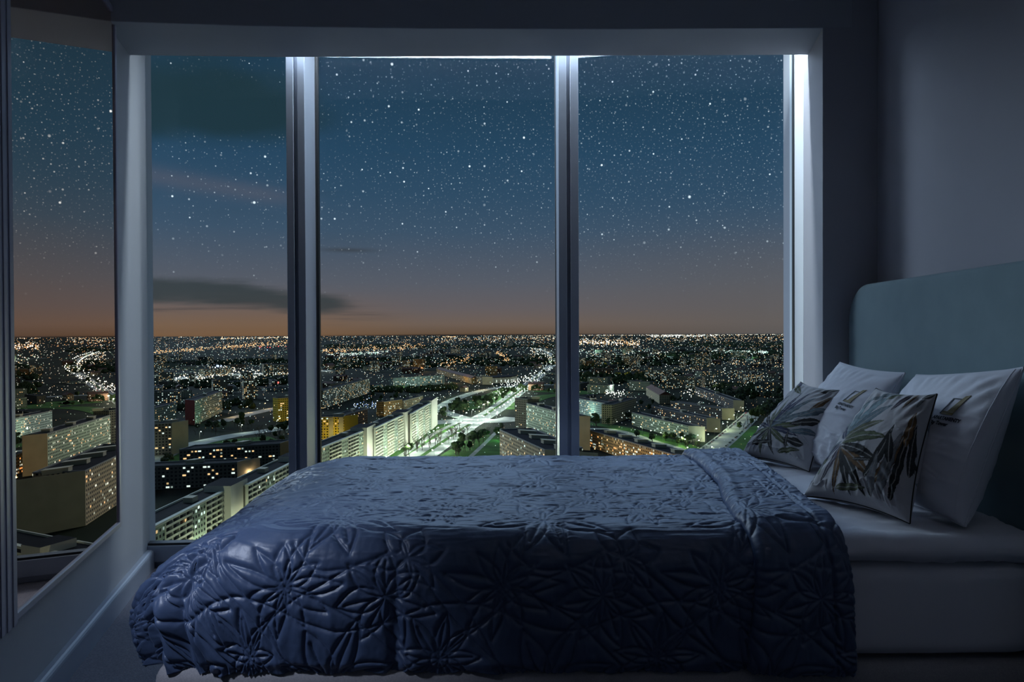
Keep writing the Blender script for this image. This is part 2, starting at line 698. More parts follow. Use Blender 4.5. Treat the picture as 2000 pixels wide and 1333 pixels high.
def mullion(nm, xl, xr, yf, yb, m):
    """two profile halves with a groove between them"""
    root = empty(nm, ((xl + xr) / 2, yf, 0), kind='structure')
    h = (xr - xl) / 2
    g = .010
    b = MB()
    for s in (-1, 1):
        xs = sorted((s * g, s * h))
        b.box(xs[0], xs[1], 0, yb - yf, FL, TOPW)
    b.build('mullion_profile', m, root, bevel=.002)
    b = MB()
    b.box(-g, g, .025, yb - yf, FL, TOPW)
    b.build('groove', M_frame if m is not M_framew else m, root)
    b = MB()
    b.box(-h - .004, -h + .002, yb - yf - .03, yb - yf + .01, FL, TOPW)
    b.box(h - .002, h + .004, yb - yf - .03, yb - yf + .01, FL, TOPW)
    b.build('gasket', M_gasket, root)
    return root


mullion('trim_4', -1.189, -1.091, 3.80, 4.03, M_frame)
mullion('trim_5', .2497, .3556, 3.80, 4.05, M_frame)
b = MB()
b.prism([(1.545, 3.801), (1.60, 3.801), (1.60, 4.0), (1.549, 4.0)], FL, TOPW)
struct('trim_6', b, M_framew, bevel=.003)

# wall mirror standing proud of the left wall
mirror = empty('wall_mirror', (wx(2.6), 2.6, .318), label='tall wall mirror on the left wall reflecting the night sky', cat='mirror')
mdir = Vector((-.25, 1, 0)).normalized()
mn = Vector((mdir.y, -mdir.x, 0))      # into the room


def mpt(Y, t, z):
    s = (Y - 2.6) / mdir.y
    p = mdir * s + mn * t
    return (p.x, p.y, z)


def mbar(mb, Y0, Y1, t0, t1, z0, z1):
    q = [mpt(Y0, t0, 0)[:2], mpt(Y0, t1, 0)[:2], mpt(Y1, t1, 0)[:2], mpt(Y1, t0, 0)[:2]]
    mb.prism(q, z0, z1)


Y0, Y1, ZT = 2.19, 3.30, 2.35
b = MB()
mbar(b, Y0, Y1, .001, .022, .004, ZT)
b.build('backing', M_stile, mirror)
b = MB()
mbar(b, Y0 + .002, Y1 - .002, .022, .027, .006, ZT - .002)
b.build('mirror_glass', M_mirror, mirror)
for nm_, y_a, y_b, za, zb, t_ in (('bottom_rail', Y0, Y1, -.016, .008, .036), ('side_stile', Y1 - .004, Y1 + .022, -.016, ZT, .034),
                                  ('side_stile', Y0 - .17, Y0 + .004, -.016, ZT, .045), ('top_rail', Y0, Y1, ZT - .006, ZT + .02, .036)):
    b = MB()
    mbar(b, y_a, y_b, .001, t_, za, zb)
    if nm_ == 'side_stile' and y_a < 2.5:
        for k in range(4):
            mbar(b, y_a + .02 + .04 * k, y_a + .04 + .04 * k, t_, t_ + .003, za, zb)
    b.build(nm_, M_stile, mirror, bevel=.003)

# ================================================================== THE BED
bed_y = Vector((.0429, 1, 0)).normalized()      # along the headboard
bed_x = Vector((bed_y.y, -bed_y.x, 0))          # towards the wall


def hx(Y):          # headboard face
    return .0429 * Y + 1.428


BED_NEAR, BED_FAR, BED_FOOT = 2.02, 3.34, -1.00
TOP_Z = .600


def bedc(ax, Y):
    """world (x, y) of a point 'ax' metres in front of the headboard face, at depth Y"""
    return (hx(Y) - ax, Y + .0429 * ax)


bed = empty('bed', (.25, 2.7, 0), label='low double bed base with tall grey padded headboard on the right wall', cat='bed')
BO = Vector((.25, 2.7, 0))


def rounded_box(name, x0, x1, y0, y1, z0, z1, r, m, parent, puff=0.0, seed=1, res=.02, wrinkle=0.0, rz=None):
    """soft block: rounded edges, slightly puffed and wrinkled, in the parent's space"""
    rz = r if rz is None else rz
    me = bpy.data.meshes.new(name)
    bm = bmesh.new()
    nx = max(4, int((x1 - x0) / res))
    ny = max(4, int((y1 - y0) / res))
    nz = max(4, int((z1 - z0) / res))
    nx, ny, nz = min(nx, 160), min(ny, 90), min(nz, 30)
    verts = {}

    def V(i, j, k):
        key = (i, j, k)
        if key not in verts:
            verts[key] = bm.verts.new((i / nx, j / ny, k / nz))
        return verts[key]

    for i in range(nx):
        for j in range(ny):
            bm.faces.new((V(i, j, 0), V(i, j + 1, 0), V(i + 1, j + 1, 0), V(i + 1, j, 0)))
            bm.faces.new((V(i, j, nz), V(i + 1, j, nz), V(i + 1, j + 1, nz), V(i, j + 1, nz)))
    for i in range(nx):
        for k in range(nz):
            bm.faces.new((V(i, 0, k), V(i + 1, 0, k), V(i + 1, 0, k + 1), V(i, 0, k + 1)))
            bm.faces.new((V(i, ny, k), V(i, ny, k + 1), V(i + 1, ny, k + 1), V(i + 1, ny, k)))
    for j in range(ny):
        for k in range(nz):
            bm.faces.new((V(0, j, k), V(0, j, k + 1), V(0, j + 1, k + 1), V(0, j + 1, k)))
            bm.faces.new((V(nx, j, k), V(nx, j + 1, k), V(nx, j + 1, k + 1), V(nx, j, k + 1)))
    bm.normal_update()
    bm.to_mesh(me)
    bm.free()
    n = len(me.vertices)
    co = np.empty(n * 3)
    me.vertices.foreach_get('co', co)
    co = co.reshape(-1, 3)
    lo, hi = np.array([x0, y0, z0]), np.array([x1, y1, z1])
    p = lo + co * (hi - lo)
    R = np.array([r, r, rz])
    core = np.clip(p, lo + R, hi - R)
    d = (p - core) / R
    l = np.linalg.norm(d, axis=1, keepdims=True)
    mx = np.abs(d).max(axis=1, keepdims=True)
    nrm = np.where(l > 1e-9, d / np.maximum(l, 1e-9), 0)
    p = core + nrm * np.where(l > 1e-9, np.minimum(1.0, mx), 0) * R
    if puff:
        c = 2 * co - 1
        top = (1 - c[:, 0] ** 4) * (1 - c[:, 1] ** 4)
        p[:, 2] += puff * top * (co[:, 2])
        side = (1 - c[:, 2] ** 2) * (1 - c[:, 0] ** 8)
        p[:, 1] += np.where(co[:, 1] < .5, -1, 1) * puff * .8 * side * (np.abs(c[:, 1]) > .98)
    if wrinkle:
        w = fbm(p[:, 0] * 4, p[:, 1] * 9 + p[:, 2] * 9, seed, 4)
        w2 = 1 - np.abs(fbm(p[:, 0] * 3 + 2 * w, p[:, 1] * 7 + 5 * p[:, 2], seed + 9, 3))
        p += nrm * ((w * .8 + (w2 ** 6) * .8) * wrinkle)[:, None]
        p[:, 2] += w * wrinkle * .5 * (co[:, 2] > .9)
    me.vertices.foreach_set('co', p.reshape(-1))
    me.polygons.foreach_set('use_smooth', [True] * len(me.polygons))
    me.update()
    return link_mesh(name, me, m, parent)


# everything of the bed is modelled square to the bed, then turned with it
BEDROT = 0.0
bed.rotation_euler = (0, 0, BEDROT)
bed.location = (hx(2.0), 2.0, 0)          # near corner of the headboard's face


def bl(x, y, z):
    """world -> bed space"""
    v = Vector((x, y, z)) - bed.location
    return Matrix.Rotation(-BEDROT, 3, 'Z') @ v


LEN = 2.63


def bedspace(name, label, cat):
    o = empty(name, tuple(bed.location), BEDROT, label=label, cat=cat)
    return o


matt = bedspace('mattress', 'thick mattress in a white fitted sheet lying on the grey bed base', 'mattress')
duv = bedspace('duvet', 'white duvet spread on the mattress beneath the pillows and the navy bedspread', 'duvet')
rounded_box('bed_base', -LEN + .10, -.01, -.015, 1.30, .0, .262, .050, M_base, bed, res=.03)
rounded_box('fitted_sheet', -LEN + .33, -.008, .00, 1.33, .266, .543, .10, M_linen, matt, rz=.04, res=.02, wrinkle=.0035, seed=4)
rounded_box('duvet_cover', -LEN + .75, -.010, -.008, 1.335, .540, .612, .036, M_linen, duv, puff=.008, res=.014, wrinkle=.008, seed=11)
dv = bpy.data.objects['duvet_cover'].data
for v in dv.vertices:            # tucked in under the bedspread
    t_ = max(0.0, min(1.0, (-.62 - v.co.x) / .12))
    if v.co.y < .25:
        v.co.y += t_ * .13 * (1 - max(0.0, v.co.y) / .25)
    v.co.z -= t_ * .012
for fx_, fy_ in ((-LEN + .3, .12), (-LEN + .3, 1.18), (-.25, .12), (-.25, 1.18)):
    b = MB()
    b.tube((fx_, fy_, FL), (fx_, fy_, .09), .022, .030, 16)
    b.build('leg', M_feet, bed, smooth=False)

# headboard: thick padded panel with rounded upper corners
def headboard():
    y0, y1, z1, r, th = -.28, 1.365, 1.405, .17, .145
    outline = [(y0, FL + .01), (y1, FL + .01)]
    for k in range(13):
        t = k / 12 * PI / 2
        outline.append((y1 - r + r * math.cos(t), z1 - r + r * math.sin(t)))
    for k in range(13):
        t = PI / 2 + k / 12 * PI / 2
        outline.append((y0 + r + r * math.cos(t), z1 - r + r * math.sin(t)))
    cy, cz = (y0 + y1) / 2, .7
    me = bpy.data.meshes.new('headboard')
    bm = bmesh.new()
    rings = []
    steps = [(th, 0), (.03, 0), (.02, .002), (.010, .008), (.003, .018), (0, .032), (-.003, .08), (-.006, .20)]
    for x, ins in steps:
        ring = []
        for (y, z) in outline:
            d = Vector((cy - y, cz - z))
            l = d.length
            d = d / l
            ring.append(bm.verts.new((x, y + d.x * ins, z + d.y * ins)))
        rings.append(ring)
    k = len(outline)
    for a, c in zip(rings, rings[1:]):
        for i in range(k):
            bm.faces.new((a[i], a[(i + 1) % k], c[(i + 1) % k], c[i]))
    bm.faces.new(rings[-1])
    bm.faces.new(list(reversed(rings[0])))
    bmesh.ops.recalc_face_normals(bm, faces=bm.faces)
    for f in bm.faces:
        f.smooth = True
    bm.to_mesh(me)
    bm.free()
    o = link_mesh('headboard', me, M_head, bed)
    o.rotation_euler = (0, 0, math.atan2(-.0429, 1))     # flat on the slightly skewed wall
    return o


headboard()

# ------------------------------------------------------------------ quilted bedspread
CELL = .0032


def leaf_curves(cx, cy, ang, ln, wid, rib=True):
    """a pointed leaf drawn with stitched arcs"""
    out = []
    ca, sa = math.cos(ang), math.sin(ang)
    t = np.linspace(0, 1, 26)
    prof = np.sin(PI * t ** .85) ** 1.0 * wid
    for s in (1, -1):
        x = t * ln
        y = s * prof
        out.append(np.stack([cx + x * ca - y * sa, cy + x * sa + y * ca], 1))
    if rib:
        x = np.linspace(.0, .78, 16) * ln
        y = np.sin(x / ln * PI) * wid * .12
        out.append(np.stack([cx + x * ca - y * sa, cy + x * sa + y * ca], 1))
    return out


def quilt_curves():
    """stitch lines of one repeat, 0.70 x 0.60 m"""
    PX, PY = .70, .60
    C = []
    r = random.Random(3)

    def flower(cx, cy, n, l0, l1, w, off=0.0, rib=True, span=2 * PI):
        for k in range(n):
            a = off + k * span / n + r.uniform(-.07, .07)
            C.extend(leaf_curves(cx, cy, a, r.uniform(l0, l1), w * r.uniform(.85, 1.2), rib))
    flower(.12, .20, 9, .115, .165, .024, .1)
    flower(.47, .11, 8, .17, .24, .036, .35)
    flower(.33, .43, 11, .11, .20, .022, .0, False)
    flower(.64, .40, 7, .13, .20, .034, .6)
    flower(.02, .52, 6, .10, .14, .030, .2, False)
    # little round heart of the flowers
    for cx, cy, q in ((.12, .20, .03), (.33, .43, .024)):
        t = np.linspace(0, 2 * PI, 24)
        C.append(np.stack([cx + q * np.cos(t), cy + q * np.sin(t)], 1))
    # long sweeping stems
    t = np.linspace(0, 1, 60)
    C.append(np.stack([.12 + .58 * t, .20 + .34 * t + .05 * np.sin(t * PI)], 1))
    C.append(np.stack([.47 - .45 * t, .11 + .41 * t - .06 * np.sin(t * PI)], 1))
    C.append(np.stack([.33 + .42 * t, .43 - .30 * t + .05 * np.sin(t * PI)], 1))
    C.append(np.stack([.02 + .35 * t, .52 - .42 * t + .07 * np.sin(t * PI)], 1))
    C.append(np.stack([.64 - .30 * t, .40 + .16 * t + .03 * np.sin(t * 2 * PI)], 1))
    C.append(np.stack([.00 + .70 * t, .34 + .05 * np.sin(t * 2 * PI)], 1))
    return C, PX, PY


def quilt_tile():
    """distance to the nearest stitch line on one repeating tile"""
    C, PX, PY = quilt_curves()
    h = .0020
    nx, ny = int(round(PX / h)), int(round(PY / h))
    D = np.full((ny, nx), .05, np.float32)
    R = 16
    for c in C:
        seg = np.linalg.norm(np.diff(c, axis=0), axis=1)
        s = np.concatenate([[0], np.cumsum(seg)])
        n = max(2, int(s[-1] / h))
        q = np.stack([np.interp(np.linspace(0, s[-1], n), s, c[:, k]) for k in range(2)], 1)
        for (x, y) in q:
            ix, iy = int(x / h), int(y / h)
            ax = np.arange(ix - R, ix + R + 1)
            ay = np.arange(iy - R, iy + R + 1)
            dx = (ax * h - x)[None, :]
            dy = (ay * h - y)[:, None]
            d = np.sqrt(dx * dx + dy * dy).astype(np.float32)
            sl = np.ix_(ay % ny, ax % nx)
            D[sl] = np.minimum(D[sl], d)
    return D, PX, PY, h


QT, QPX, QPY, QH = quilt_tile()


def quilt_height(a, b, amp):
    """puffed height over the stitched pattern, sampled at cloth coordinates"""
    a = a + .010 * fbm(a * 5, b * 5, 71, 2)
    b = b + .010 * fbm(a * 5, b * 5, 77, 2)
    u = (a / QH) % QT.shape[1]
    v = (b / QH) % QT.shape[0]
    iu, iv = np.floor(u).astype(int), np.floor(v).astype(int)
    fu, fv = u - iu, v - iv
    ny, nx = QT.shape

    def g(i, j):
        return QT[j % ny, i % nx]
    d = (g(iu, iv) * (1 - fu) + g(iu + 1, iv) * fu) * (1 - fv) + (g(iu, iv + 1) * (1 - fu) + g(iu + 1, iv + 1) * fu) * fv
    return amp * (1 - np.exp(-d / .0062))


XF = -.665        # world X where the top begins to bend down at the foot (far side)
YN, YF2 = 2.115, 3.22  # where the near and the far side begin to bend
HEM_Z = .246


def drape(X, dx, Ytop, dy, side):
    """X: inner X, dx: 0..1 beyond the foot edge, Ytop: inner depth, dy: 0..1 beyond a side, side: -1 near, 1 far
    returns positions, normals and cloth coordinates"""
    tau = np.maximum(dx, dy)
    with np.errstate(divide='ignore', invalid='ignore'):
        phi = np.where(dy <= dx, PI / 4 * np.where(dx > 0, dy / np.maximum(dx, 1e-9), 0),
                       PI / 2 - PI / 4 * (dx / np.maximum(dy, 1e-9)))
    phi = np.where(tau > 0, phi, PI / 2)
    ax = np.full_like(X, .445)
    ay = np.where(side < 0, .135, .13)
    bx, by = .335, np.where(side < 0, .15, .12)
    c, s = np.cos(phi), np.sin(phi)
    a_out_x, a_out_y = ax * c, ay * s
    bb = bx * c * c + by * s * s
    aa = np.sqrt(a_out_x ** 2 + a_out_y ** 2)
    lb = PI / 2 * np.sqrt((aa ** 2 + bb ** 2) / 2)
    D = TOP_Z + .035 - HEM_Z
    lt = lb + np.maximum(D - bb, .01)
    e = tau * lt
    th = np.minimum(e / lb, 1.0) * PI / 2
    extra = np.maximum(e - lb, 0)
    outx, outy = a_out_x * np.sin(th), a_out_y * np.sin(th)
    down = bb * (1 - np.cos(th)) + extra
    P = np.stack([X - outx, Ytop + side * outy, TOP_Z + .035 - down], -1)
    nz = np.cos(th)
    nh = np.sin(th)
    nx = -nh * (a_out_x / np.maximum(ax, 1e-9))
    nyv = side * nh * (a_out_y / np.maximum(ay, 1e-9))
    Nn = np.stack([nx, nyv, nz], -1)
    Nn /= np.maximum(np.linalg.norm(Nn, axis=-1, keepdims=True), 1e-9)
    ca = X - dx * .70
    cb = Ytop + side * dy * .46
    return P, Nn, ca, cb, e, phi, tau, down


def right_hem(Yc, dy, side):
    """X of the hem at the pillow end, in cloth terms"""
    y = np.where(side < 0, Yc, Yc)
    base = np.interp(y, [1.9, 2.115, 2.35, 2.87, 3.22], [.95, .925, .955, 1.015, 1.03])
    return base + np.where(side < 0, .022 * dy, 0)


def fold_left(Yc, dy, side):
    base = np.interp(Yc, [1.9, 2.115, 2.35, 2.60, 2.90, 3.22], [.645, .655, .690, .745, .770, .775])
    return base + np.where(side < 0, .012 * np.sin(dy * 5.0) + .008 * dy, 0)


def cloth_grid(name, kind):
    # rows: far hang (coarse), top, near hang
    far = np.linspace(1, 0, 46, endpoint=False)
    topn = 330
    near = np.linspace(0, 1, 150)[1:]
    Yc = np.concatenate([np.full(len(far), YF2), np.linspace(YF2, YN, topn), np.full(len(near), YN)])
    dy = np.concatenate([far, np.zeros(topn), near])
    side = np.concatenate([np.full(len(far), 1.0), np.full(topn, -1.0), np.full(len(near), -1.0)])
    ny = len(Yc)
    if kind == 'main':
        ndx, nin = 190, 500
        dxr = np.concatenate([np.linspace(1, 0, ndx, endpoint=False), np.zeros(nin)])
        t = np.concatenate([np.zeros(ndx), np.linspace(0, 1, nin)])
        DX = np.repeat(dxr[None], ny, 0)
        T = np.repeat(t[None], ny, 0)
        YY, DY, SD = (np.repeat(q[:, None], len(t), 1) for q in (Yc, dy, side))
        x0 = np.interp(YY, [YN, YF2], [XF + .02, XF - .01])
        x1 = right_hem(YY, DY, SD) - .012
        X = x0 + (x1 - x0) * T
        lift = np.zeros_like(X)
    else:
        t = np.linspace(0, 1, 120)
        T = np.repeat(t[None], ny, 0)
        YY, DY, SD = (np.repeat(q[:, None], len(t), 1) for q in (Yc, dy, side))
        x0, x1 = fold_left(YY, DY, SD), right_hem(YY, DY, SD)
        X = x0 + (x1 - x0) * T
        DX = np.zeros_like(X)
        w = X - x0
        we = x1 - X
        lift = .027 * np.sqrt(np.clip(1 - (1 - np.clip(w / .024, 0, 1)) ** 2, 0, 1)) + .003 * sstep(0, .05, w)
        lift *= np.sqrt(np.clip(1 - (1 - np.clip(we / .012, 0, 1)) ** 2, .05, 1))
        # binding seam near the free hem
        lift -= .007 * np.exp(-((we - .060) / .005) ** 2)
        lift += .004 * np.exp(-((w - .035) / .018) ** 2)
    P, Nn, ca, cb, e, phi, tau, down = drape(X, DX, YY, DY, SD)
    # quilting
    seed = 5 if kind == 'main' else 25
    qa, qb = (ca + .31) * 1.16, (cb + .03) * 1.16
    amp = .0050 + .0065 * (SD < 0) * sstep(0.02, .3, DY) + .0065 * sstep(.1, .5, DX)
    h = quilt_height(qa, qb, amp)
    # small wrinkles drawn out along the bed
    flat = np.clip(1 - tau * 1.6, 0, 1)
    wr = fbm(ca * 5 + 3, cb * 52, seed, 4)
    wr2 = 1 - np.abs(fbm(ca * 3.2 + .6 * wr, cb * 26, seed + 3, 3))
    h = h + flat * (.0024 * wr + .0030 * (wr2 ** 5 - .25))
    h = h + .0012 * fbm(ca * 26, cb * 26, seed + 6, 3) + .0022 * np.maximum((SD < 0) * sstep(.1, .5, DY), sstep(.2, .6, DX)) * fbm(ca * 42, cb * 16, seed + 61, 3)
    # the near side falls in soft vertical waves
    nearm = (SD < 0) * sstep(.15, .8, DY)
    h = h + nearm * (.008 * fbm(ca * 3.2, cb * .6 + 4, seed + 8, 2) + .0035 * fbm(ca * 14, cb * 2, seed + 12, 2))
    h = h + .010 * fbm(ca * 2.2, cb * 2.0, seed + 20, 2)
    if kind == 'main':
        # gathers in the corner by the foot
        corner = sstep(.15, .7, np.minimum(DX, DY)) * (SD < 0)
        h = h + corner * (.013 * np.sin(phi * 17 + 2.0 * fbm(ca * 4, cb * 4, 40, 2)) + .008 * np.sin(phi * 37 + 1))
        gath = sstep(.1, .6, DX) * (SD < 0)
        h = h + gath * .006 * np.sin((DY - .2) * 18 + 3 * fbm(ca * 3, cb * 3, 44, 2)) * sstep(.0, .4, DY)
        foot = sstep(.35, .9, DX)
        h = h + foot * .012 * fbm(cb * 6, ca * 1.5, 48, 3)
        # puffed belly at the foot corner
        h = h + .030 * sstep(.25, .75, DX) * (1 - sstep(.75, 1.0, tau) * .9)
        # tuck: valley between the foot corner and the long side
        sc = ca - (-.33)
        h = h - .016 * nearm * np.exp(-(sc / .018) ** 2) + .010 * nearm * np.exp(-((sc - .05) / .03) ** 2)
    h = h + lift
    # keep the rear clear of the glass
    hem = sstep(.93, 1.0, tau)
    h = h - hem * .012
    P = P + Nn * h[..., None]
    P[..., 2] += nearm * (DY > .98) * .004 * np.sin(ca * 40)
    if kind == 'main':
        # under the folded layer the lower layer ends just short of it
        under = sstep(.0, .03, X - fold_left(YY, DY, SD) - .02)
        P = P - Nn * (under * .012)[..., None]
    return P


spread = empty('bedspread', (.1, 2.6, TOP_Z), label='navy blue quilted satin bedspread with leaf stitching, folded back near the pillows', cat='bedspread')
Pm = cloth_grid('bedspread', 'main') - np.array([.1, 2.6, TOP_Z])
o = link_mesh('quilted_cover', grid_mesh('quilted_cover', Pm[::-1]), M_quilt, spread)
sm = o.modifiers.new('cloth', 'SOLIDIFY')
sm.thickness = .010
sm.offset = -1
Pf = cloth_grid('bedspread', 'flap') - np.array([.1, 2.6, TOP_Z])
o = link_mesh('folded_edge', grid_mesh('folded_edge', Pf[::-1]), M_quilt, spread)
sm = o.modifiers.new('cloth', 'SOLIDIFY')
sm.thickness = .014
sm.offset = -1


# ------------------------------------------------------------------ pillows and cushions
class Pillow:
    def __init__(self, corners, T, pinch=.07, seed=1, wr=.008, droop=0.0):
        """corners: far-bottom, near-bottom, near-top, far-top (world), front faces the room"""
        self.c = [Vector(p) for p in corners]
        a, b_, c, d = self.c
        self.org = (a + b_) / 2
        n = (b_ - a).cross(d - a)
        if n.x > 0:
            n = -n
        self.n = n.normalized()
        self.T, self.pinch, self.seed, self.wr = T, pinch, seed, wr
        self.ruffle = .28 if wr > .009 else .55
        self.A, self.B, self.C_, self.D = (np.array(q) for q in self.c)
        self.N = np.array(self.n)
        self.mid = (self.A + self.B + self.C_ + self.D) / 4

    def surf(self, u, v, side):
        """u 0 far .. 1 near, v 0 bottom .. 1 top"""
        u, v = np.asarray(u, float), np.asarray(v, float)
        uu, vv = 2 * u - 1, 2 * v - 1
        # edges pulled in between the corners
        pu = uu * (1 - self.pinch * (1 - vv ** 2) ** 1.0 * np.abs(uu) ** 3)
        pv = vv * (1 - self.pinch * (1 - uu ** 2) ** 1.0 * np.abs(vv) ** 3)
        a, b_ = (pu + 1) / 2, (pv + 1) / 2
        P = (self.A * ((1 - a) * (1 - b_))[..., None] + self.B * (a * (1 - b_))[..., None] +
             self.C_ * (a * b_)[..., None] + self.D * ((1 - a) * b_)[..., None])
        prof = np.clip(1 - uu ** 2, 0, 1) ** .42 * np.clip(1 - vv ** 2, 0, 1) ** .42
        prof = prof * (1 - .25 * vv)            # the filling sinks
        edge = np.clip(np.minimum(1 - np.abs(uu), 1 - np.abs(vv)) * 6, 0, 1)
        w = fbm(u * 5, v * 5, self.seed, 4) * .5
        ang = np.arctan2(vv, uu)
        rad = np.sqrt(uu ** 2 + vv ** 2)
        w = w + self.ruffle * np.sin(ang * 26 + 4 * fbm(u * 3, v * 3, self.seed + 5, 2)) * np.exp(-((rad - 1.05) / .28) ** 2) * edge
        w2 = 1 - np.abs(fbm(u * 2.2 + .8 * w, v * 7, self.seed + 11, 3))
        w = w + .9 * (w2 ** 7) * sstep(.9, .1, v) - .2
        h = self.T / 2 * prof + self.wr * w * edge * (1 if side > 0 else .6)
        h = np.maximum(h, 0.0015 * edge)
        return P + self.N * (side * h)[..., None]

    def build(self, name, m, label, cat, group, n=120, attr=None, partname='cover'):
        root = empty(name, tuple(self.org), label=label, cat=cat, group=group)
        g = .5 - .5 * np.cos(np.linspace(0, PI, n))
        g = .35 * g + .65 * np.linspace(0, 1, n)
        U, V = np.meshgrid(g, g)
        o0 = np.array(self.org)
        F = self.surf(U, V, 1) - o0
        Bk = self.surf(U, V, -1) - o0
        # one closed skin: front and back grids welded at the border
        me = bpy.data.meshes.new(partname)
        idx = np.arange(n * n).reshape(n, n)
        bidx = np.full((n, n), -1)
        inner = np.zeros((n, n), bool)
        inner[1:-1, 1:-1] = True
        bidx[inner] = n * n + np.arange(inner.sum())
        bidx[~inner] = idx[~inner]
        verts = np.concatenate([F.reshape(-1, 3), Bk[inner]])
        f1 = np.stack([idx[:-1, :-1], idx[:-1, 1:], idx[1:, 1:], idx[1:, :-1]], -1).reshape(-1, 4)
        f2 = np.stack([bidx[:-1, :-1], bidx[1:, :-1], bidx[1:, 1:], bidx[:-1, 1:]], -1).reshape(-1, 4)
        FF = np.concatenate([f1, f2])
        me.vertices.add(len(verts))
        me.vertices.foreach_set('co', verts.reshape(-1))
        nf = len(FF)
        me.loops.add(nf * 4)
        me.polygons.add(nf)
        me.loops.foreach_set('vertex_index', FF.reshape(-1).astype(np.int32))
        me.polygons.foreach_set('loop_start', (np.arange(nf) * 4).astype(np.int32))
        me.polygons.foreach_set('loop_total', np.full(nf, 4, np.int32))
        me.polygons.foreach_set('use_smooth', np.ones(nf, bool))
        if attr is not None:
            ca = me.color_attributes.new('print', 'FLOAT_COLOR', 'POINT')
            fc = attr(U, V)
            bc = attr(1 - U, V)
            c = np.ones((len(verts), 4), np.float32)
            c[:n * n, :3] = fc.reshape(-1, 3)
            c[n * n:, :3] = bc[inner]
            ca.data.foreach_set('color', c.reshape(-1))
        me.update(calc_edges=True)
        me.validate()
        link_mesh(partname, me, m, root)
        # piping along the seam
        return root

    def seam(self, root, m, r=.003, name='piping', inset=0.0, only=None):
        t = np.linspace(0, 1, 60)
        loops = [(t, 0 * t + inset), (1 - inset + 0 * t, t), (1 - t, 1 - inset + 0 * t), (inset + 0 * t, 1 - t)]
        if only is not None:
            loops = [loops[only]]
        pts = np.concatenate([self.surf(np.clip(u, 0, 1), np.clip(v, 0, 1), 1) for u, v in loops]) - np.array(self.org)
        b = MB()
        for p, q in zip(pts, pts[1:]):
            if np.linalg.norm(q - p) > 1e-5:
                b.tube(p, q, r, seg=6, caps=False)
        b.build(name, m, root, smooth=True)


def print_material():
    m = mat('leaf_print_linen', (.5, .5, .5), .85, sheen=.12, bump=(700, .22, .001))
    nt = m.node_tree
    a = nt.nodes.new('ShaderNodeAttribute')
    a.attribute_name = 'print'
    nt.links.new(a.outputs['Color'], nt.nodes['Principled BSDF'].inputs['Base Color'])
    return m


M_print = print_material()
PAL = dict(navy=(.030, .036, .085), slate=(.12, .17, .20), teal=(.16, .24, .27), olive=(.085, .105, .050), dark=(.018, .020, .022),
           brown=(.14, .075, .030), moss=(.12, .13, .075), grey=(.20, .21, .23), plum=(.055, .045, .075))


def leaf_print(leaves, ground=(.46, .45, .47)):
    """leaves: (x, y, angle deg, length, width, colour[, curve]) in cushion coordinates"""
    def f(U, V):
        out = np.empty(U.shape + (3,), np.float32)
        out[:] = ground
        speck = fbm(U * 60, V * 60, 3, 2)
        for k, L_ in enumerate(leaves):
            x0, y0, ang, ln, wd, col = L_[:6]
            cv = L_[6] if len(L_) > 6 else 0.0
            a = math.radians(ang)
            dx, dy = U - x0, V - y0
            s = (dx * math.cos(a) + dy * math.sin(a)) / ln
            t = (-dx * math.sin(a) + dy * math.cos(a)) - cv * ln * s * (1 - s) * 4
            w = wd * np.clip(np.sin(PI * np.clip(s, 0, 1) ** .75), 0, 1) ** .8
            w = w * (1 + .20 * fbm(U * 22, V * 22, 60 + k, 2))
            inside = (s > 0) & (s < 1) & (np.abs(t) < w)
            c = np.array(PAL[col])
            vein = np.abs(t) < .06 * wd + .0016
            shade = 1 + .55 * fbm(U * 9 + k, V * 30, 80 + k, 3) + .25 * speck
            rim = np.abs(t) > w * .80
            colr = c[None, None] * np.clip(shade, .3, 2)[..., None]
            colr = np.where(rim[..., None], colr * .55, colr)
            colr = np.where(vein[..., None] & (s < .9)[..., None], np.array((.38, .37, .36)) * .75, colr)
            out = np.where(inside[..., None], colr, out)
        return out
    return f


